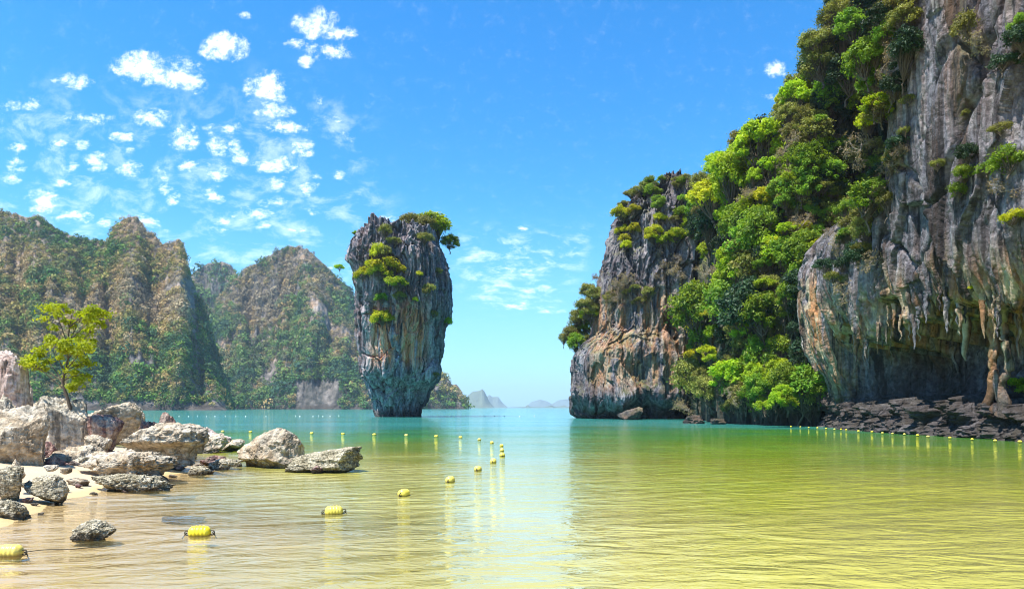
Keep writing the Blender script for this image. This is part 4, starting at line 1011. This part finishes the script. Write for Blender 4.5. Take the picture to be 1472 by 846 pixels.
# jungle slope: kinds in patches, as in the photograph
def inside(px, py):
    top = np.interp(px, [960, 985, 1003, 1020, 1040, 1055, 1075, 1100, 1125, 1150, 1165, 1180, 1195, 1215], [330, 275, 262, 240, 228, 214, 202, 182, 168, 145, 120, 75, 15, -40])
    left = np.interp(py, [260, 400, 450, 520, 560, 600], [1000, 1000, 985, 965, 950, 960])
    return py > top+6 and px > left
ZONES = [(1085, 230, 60, 40, 'bright'), (1050, 260, 40, 30, 'bright'), (1060, 300, 45, 35, 'bright'), (1010, 270, 25, 25, 'yellow'), (1000, 420, 30, 40, 'bright'), (1015, 400, 35, 30, 'bright'), (1085, 415, 45, 40, 'olive'), (1100, 390, 50, 30, 'bright'),
         (1095, 205, 35, 22, 'dark'), (1140, 240, 40, 40, 'mid'), (1140, 300, 35, 50, 'mid'), (1150, 190, 35, 40, 'olive'), (1140, 155, 40, 25, 'yellow'), (1150, 370, 25, 60, 'mid'), (1110, 470, 40, 40, 'mid'), (1040, 470, 40, 40, 'mid'), (970, 540, 25, 25, 'olive'), (955, 560, 15, 14, 'yellow'),
         (1000, 520, 25, 40, 'yellow'), (1120, 540, 50, 40, 'mid'), (1040, 560, 40, 25, 'olive'), (1060, 500, 30, 40, 'dark'), (1075, 340, 40, 30, 'mid'), (1020, 330, 30, 25, 'dark'), (1150, 500, 25, 60, 'dark'), (1125, 330, 30, 40, 'yellow'), (1190, 120, 40, 60, 'dark'), (1105, 560, 30, 30, 'mid')]
pts2 = []
tries = 0
while len(pts2) < 215 and tries < 9000:
    tries += 1
    px, py = rng.uniform(950, 1215), rng.uniform(60, 592)
    if not inside(px, py): continue
    if all((px-a)**2+((py-b)*1.0)**2 > 13.5**2 for a, b in pts2): pts2.append((px, py))
for px, py in pts2:
    w = [((px-a)/c)**2+((py-b)/d)**2+.5*rng.random() for a, b, c, d, k in ZONES]
    k = ZONES[int(np.argmin(w))][4]
    u = rng.random()
    if u < .13: k = 'dry'
    elif u < .26: k = str(rng.choice(['bright', 'mid', 'olive', 'dark', 'yellow'], p=[.3, .22, .2, .08, .2]))
    w_ = KIND_WORD[k]
    part = 'upper' if py < 330 else 'lower'
    if k == 'dry': on(SL, k, px, py, rng.uniform(15, 21), f'leafless tan shrub on the {part} half of the jungle slope', f'leafless tan shrubs on the {part} jungle slope', out=.9)
    else: on(SL, k, px, py, float(np.clip(19*np.exp(rng.normal()*.38), 10, 36)), f'{w_} leafy tree on the {part} half of the jungle slope', f'{w_} trees on the {part} jungle slope', out=.2)
for _ in range(80):
    while True:
        px, py = rng.uniform(955, 1205), rng.uniform(120, 590)
        if inside(px, py-14): break
    k = str(rng.choice(['shrub_bright', 'shrub_yellow', 'shrub_mid', 'shrub_olive', 'shrub_dark'], p=[.3, .2, .25, .15, .1])); w_ = KIND_WORD[k[6:]]
    on(SL, k, px, py, rng.uniform(9, 16), f'{w_} shrub filling a gap between the trees of the jungle slope', f'{w_} shrubs between the trees of the jungle slope', out=1.2)
# taller trees along the skyline of the slope
for px, py, Y, r, k in [(1010, 262, 82, 20, 'olive'), (1030, 250, 80, 18, 'yellow'), (1050, 240, 79, 16, 'bright'), (1062, 198, 78, 16, 'olive'), (1078, 178, 76, 17, 'yellow'), (1100, 205, 76, 26, 'dark'), (1072, 208, 76, 18, 'dark'), (1122, 140, 74, 20, 'yellow'), (1140, 128, 73, 22, 'olive'), (1160, 125, 72, 24, 'yellow'), (1130, 170, 72, 24, 'olive'),
                        (1175, 62, 66, 20, 'olive'), (1188, 40, 66, 20, 'olive'), (1200, 10, 66, 22, 'olive'), (1182, 85, 66, 22, 'olive'), (1210, 60, 66, 30, 'dark'), (1215, 100, 66, 30, 'dark'), (1225, 30, 64, 26, 'mid'), (1240, 80, 62, 26, 'dark'), (1195, 130, 68, 26, 'mid')]:
    free(k, px, py+10, Y, r*.85, KIND_WORD[k]+' tree standing on the skyline of the jungle slope', KIND_WORD[k]+' trees on the skyline of the slope')

# on the near cliff
for key, px, py, r, lb in [
        ('bright', 1245, 178, 26, 'brilliant green tree growing from the cliff edge, brightest of the cliff'), ('bright', 1275, 160, 20, 'brilliant green tree right of the brightest tree on the cliff edge'), ('bright', 1220, 168, 20, 'brilliant green tree left of the brightest tree on the cliff edge'),
        ('bright', 1235, 195, 16, 'small brilliant green tree below the brightest tree on the cliff edge'), ('yellow', 1270, 180, 16, 'yellow green bush under the brilliant green trees of the cliff edge'), ('dry', 1268, 195, 20, 'leafless tan tangle below the brilliant green trees'),
        ('olive', 1258, 230, 22, 'olive tree half way up the left part of the cliff'), ('olive', 1280, 240, 16, 'olive bush right of the half way olive tree on the cliff'), ('mid', 1255, 308, 28, 'broad green bush on the ledge left of the bare wall'), ('olive', 1272, 300, 18, 'olive bush at the right of the broad ledge bush'), ('olive', 1235, 318, 18, 'olive bush at the left of the broad ledge bush'),
        ('olive', 1245, 345, 18, 'olive bush hanging below the broad ledge bush'), ('dry', 1257, 375, 18, 'leafless tan tangle at the foot of the ledge bushes'), ('shrub_olive', 1200, 400, 12, 'dull shrub on the low wall above the white streak'), ('dry', 1215, 415, 15, 'twiggy shrub on the wall right of the white streak'),
        ('shrub_dark', 1392, 230, 17, 'dark green bush in the middle of the bare wall'), ('shrub_mid', 1385, 256, 16, 'green bush under the dark bush in the middle of the wall'), ('shrub_mid', 1378, 280, 13, 'green bush hanging lowest in the middle of the wall'), ('shrub_mid', 1424, 240, 15, 'green bush right of the dark bush on the wall'),
        ('shrub_olive', 1347, 240, 10, 'small olive bush left of the dark bush on the wall'), ('shrub_mid', 1455, 238, 22, 'large green bush at the right edge of the wall'), ('dry', 1450, 262, 22, 'leafless grey tangle under the large green bush at the right edge'), ('shrub_yellow', 1455, 315, 17, 'yellow green bush low at the right edge of the wall'),
        ('shrub_olive', 1400, 42, 22, 'olive bush with white twigs high on the bare wall'), ('dry', 1405, 62, 18, 'white twigged shrub below the high olive bush'), ('shrub_dark', 1455, 75, 26, 'dark green bush high at the right edge of the wall'), ('shrub_dark', 1440, 95, 18, 'dark green bush hanging below the high right bush'), ('shrub_mid', 1462, 50, 16, 'green bush above the high dark right bush'),
        ('shrub_olive', 1430, 190, 14, 'thin olive shrub on the wall above the large right bush'), ('shrub_olive', 1388, 170, 7, 'hanging olive tuft on the bare wall'), ('shrub_olive', 1305, 150, 10, 'olive tuft at the border of bare wall and trees'), ('shrub_olive', 1300, 195, 10, 'olive shrub at the border of the wall beside the olive tree'),
        ('shrub_bright', 1455, 553, 16, 'fresh green bush in the cave mouth at the right edge'), ('shrub_bright', 1468, 560, 12, 'fresh green bush cut by the right edge in the cave mouth'), ('shrub_yellow', 1395, 420, 6, 'tiny green tuft above the cave lip'), ('shrub_olive', 1310, 30, 16, 'olive shrub at the top of the wall beside the dark trees')]:
    on([CL, SL] if px < 1310 else CL, key, px, py, r*1.15, lb, out=1.5 if 'brilliant' in lb else .5)
nn = 0
pts3 = []
while nn < 46:
    px, py = rng.uniform(1175, 1315), rng.uniform(-30, 175)
    if px > 1315-.15*max(py, 0) or any((px-a)**2+(py-b)**2 < 17**2 for a, b in pts3): continue
    pts3.append((px, py)); nn += 1
    k = str(rng.choice(['dark', 'mid', 'olive', 'dry'], p=[.40, .22, .26, .12]))
    on([CL, SL], k, px, py, rng.uniform(17, 27), KIND_WORD[k]+(' shrub' if k == 'dry' else ' tree')+' on the shaded upper left part of the cliff', KIND_WORD[k]+' growth on the upper left of the cliff', out=.6)
for _ in range(44):
    px = rng.uniform(1168, 1300); py = rng.uniform(200, 385)
    if px > 1300-(py-200)*.35: px -= 60
    k = str(rng.choice(['shrub_olive', 'shrub_mid', 'dry', 'shrub_dark']))
    w_ = {'shrub_olive': 'olive', 'shrub_mid': 'mid green', 'dry': 'leafless tan', 'shrub_dark': 'dark green'}[k]
    on([CL, SL], k, px, py, rng.uniform(13, 20), w_+' shrub on the overgrown left flank of the cliff', w_+' shrubs on the left flank of the cliff', out=.5)
for px, py, r in [(1115, 575, 16), (1100, 585, 12), (1132, 580, 14), (1125, 560, 14)]:
    free('shrub_bright', px, py, 57, r, 'fresh green bush overhanging the water at the foot of the slope', 'fresh green bushes at the foot of the slope', name='shrub')

# the little tree on the rocks
def little_tree():
    rng = np.random.default_rng(5); Y = 18.6; wood = Soup()
    base = at(101, 586, Y)
    def W(px, py, dy=0.): return at(px, py, Y+dy)-base
    tp = np.array([W(101, 600), W(101, 586), W(97, 572), W(93, 560), W(90, 548), W(93, 533), W(98, 515), W(97, 495), W(100, 470), W(104, 448)])
    wood.add(*tube(tp, np.array((.05, .045, .042, .04, .038, .03, .026, .02, .013, .007)), 8))
    limbs = [(3, (70, 540), (48, 522), -.2), (4, (75, 525), (58, 505), .2), (5, (112, 512), (124, 495), -.3), (5, (108, 525), (122, 522), .3), (6, (118, 490), (142, 462), -.15), (6, (85, 500), (72, 485), .3), (7, (90, 475), (82, 452), -.2), (7, (108, 472), (122, 450), .25), (8, (112, 458), (132, 447), -.1), (4, (104, 537), (120, 540), .4), (8, (95, 455), (80, 440), .15), (3, (100, 548), (112, 552), -.4), (6, (112, 500), (128, 478), .35), (4, (66, 530), (38, 520), .1), (7, (120, 462), (154, 452), .2), (5, (80, 515), (88, 505), -.5), (6, (102, 500), (100, 490), -.5)]
    cent, rad = [], []
    for i, m, e, dy in limbs:
        s = tp[i]; mm, ee = W(*m, dy*.5), W(*e, dy)
        t = np.linspace(0, 1, 8)[:, None]; path = (1-t)**2*s+2*t*(1-t)*mm+t*t*ee
        wood.add(*tube(path, np.linspace(.017, .005, 8), 5))
        for k in range(4):
            q = path[rng.integers(4, 8)]+rng.normal(size=3)*np.array((.16, .16, .09)); wood.add(*tube(np.stack([path[5], (path[5]+q)/2+rng.normal(size=3)*.02, q]), np.array((.006, .004, .003)), 4))
            cent.append(q); rad.append(rng.uniform(.10, .22))
        cent.append(ee); rad.append(rng.uniform(.14, .24))
    cent, rad = np.array(cent), np.array(rad)
    V, tone = leaves(rng, cent, rad, 62, .05, np.clip(.55+rng.normal(size=len(cent))*.2, 0, 1), .6)
    o = bpy.data.objects.new('small_tree', None); C.objects.link(o); o.location = base
    o['label'] = 'small yellow green tree with a thin bent trunk growing out of the boulders'; o['category'] = 'tree'
    link('trunk', wood.mesh('trunk', M_BARK), parent=o)
    link('crown', mesh_np('crown', V, np.arange(len(V)).reshape(-1, 4), False, (LEAF['lime'],), {'tone': tone}), parent=o)
little_tree()
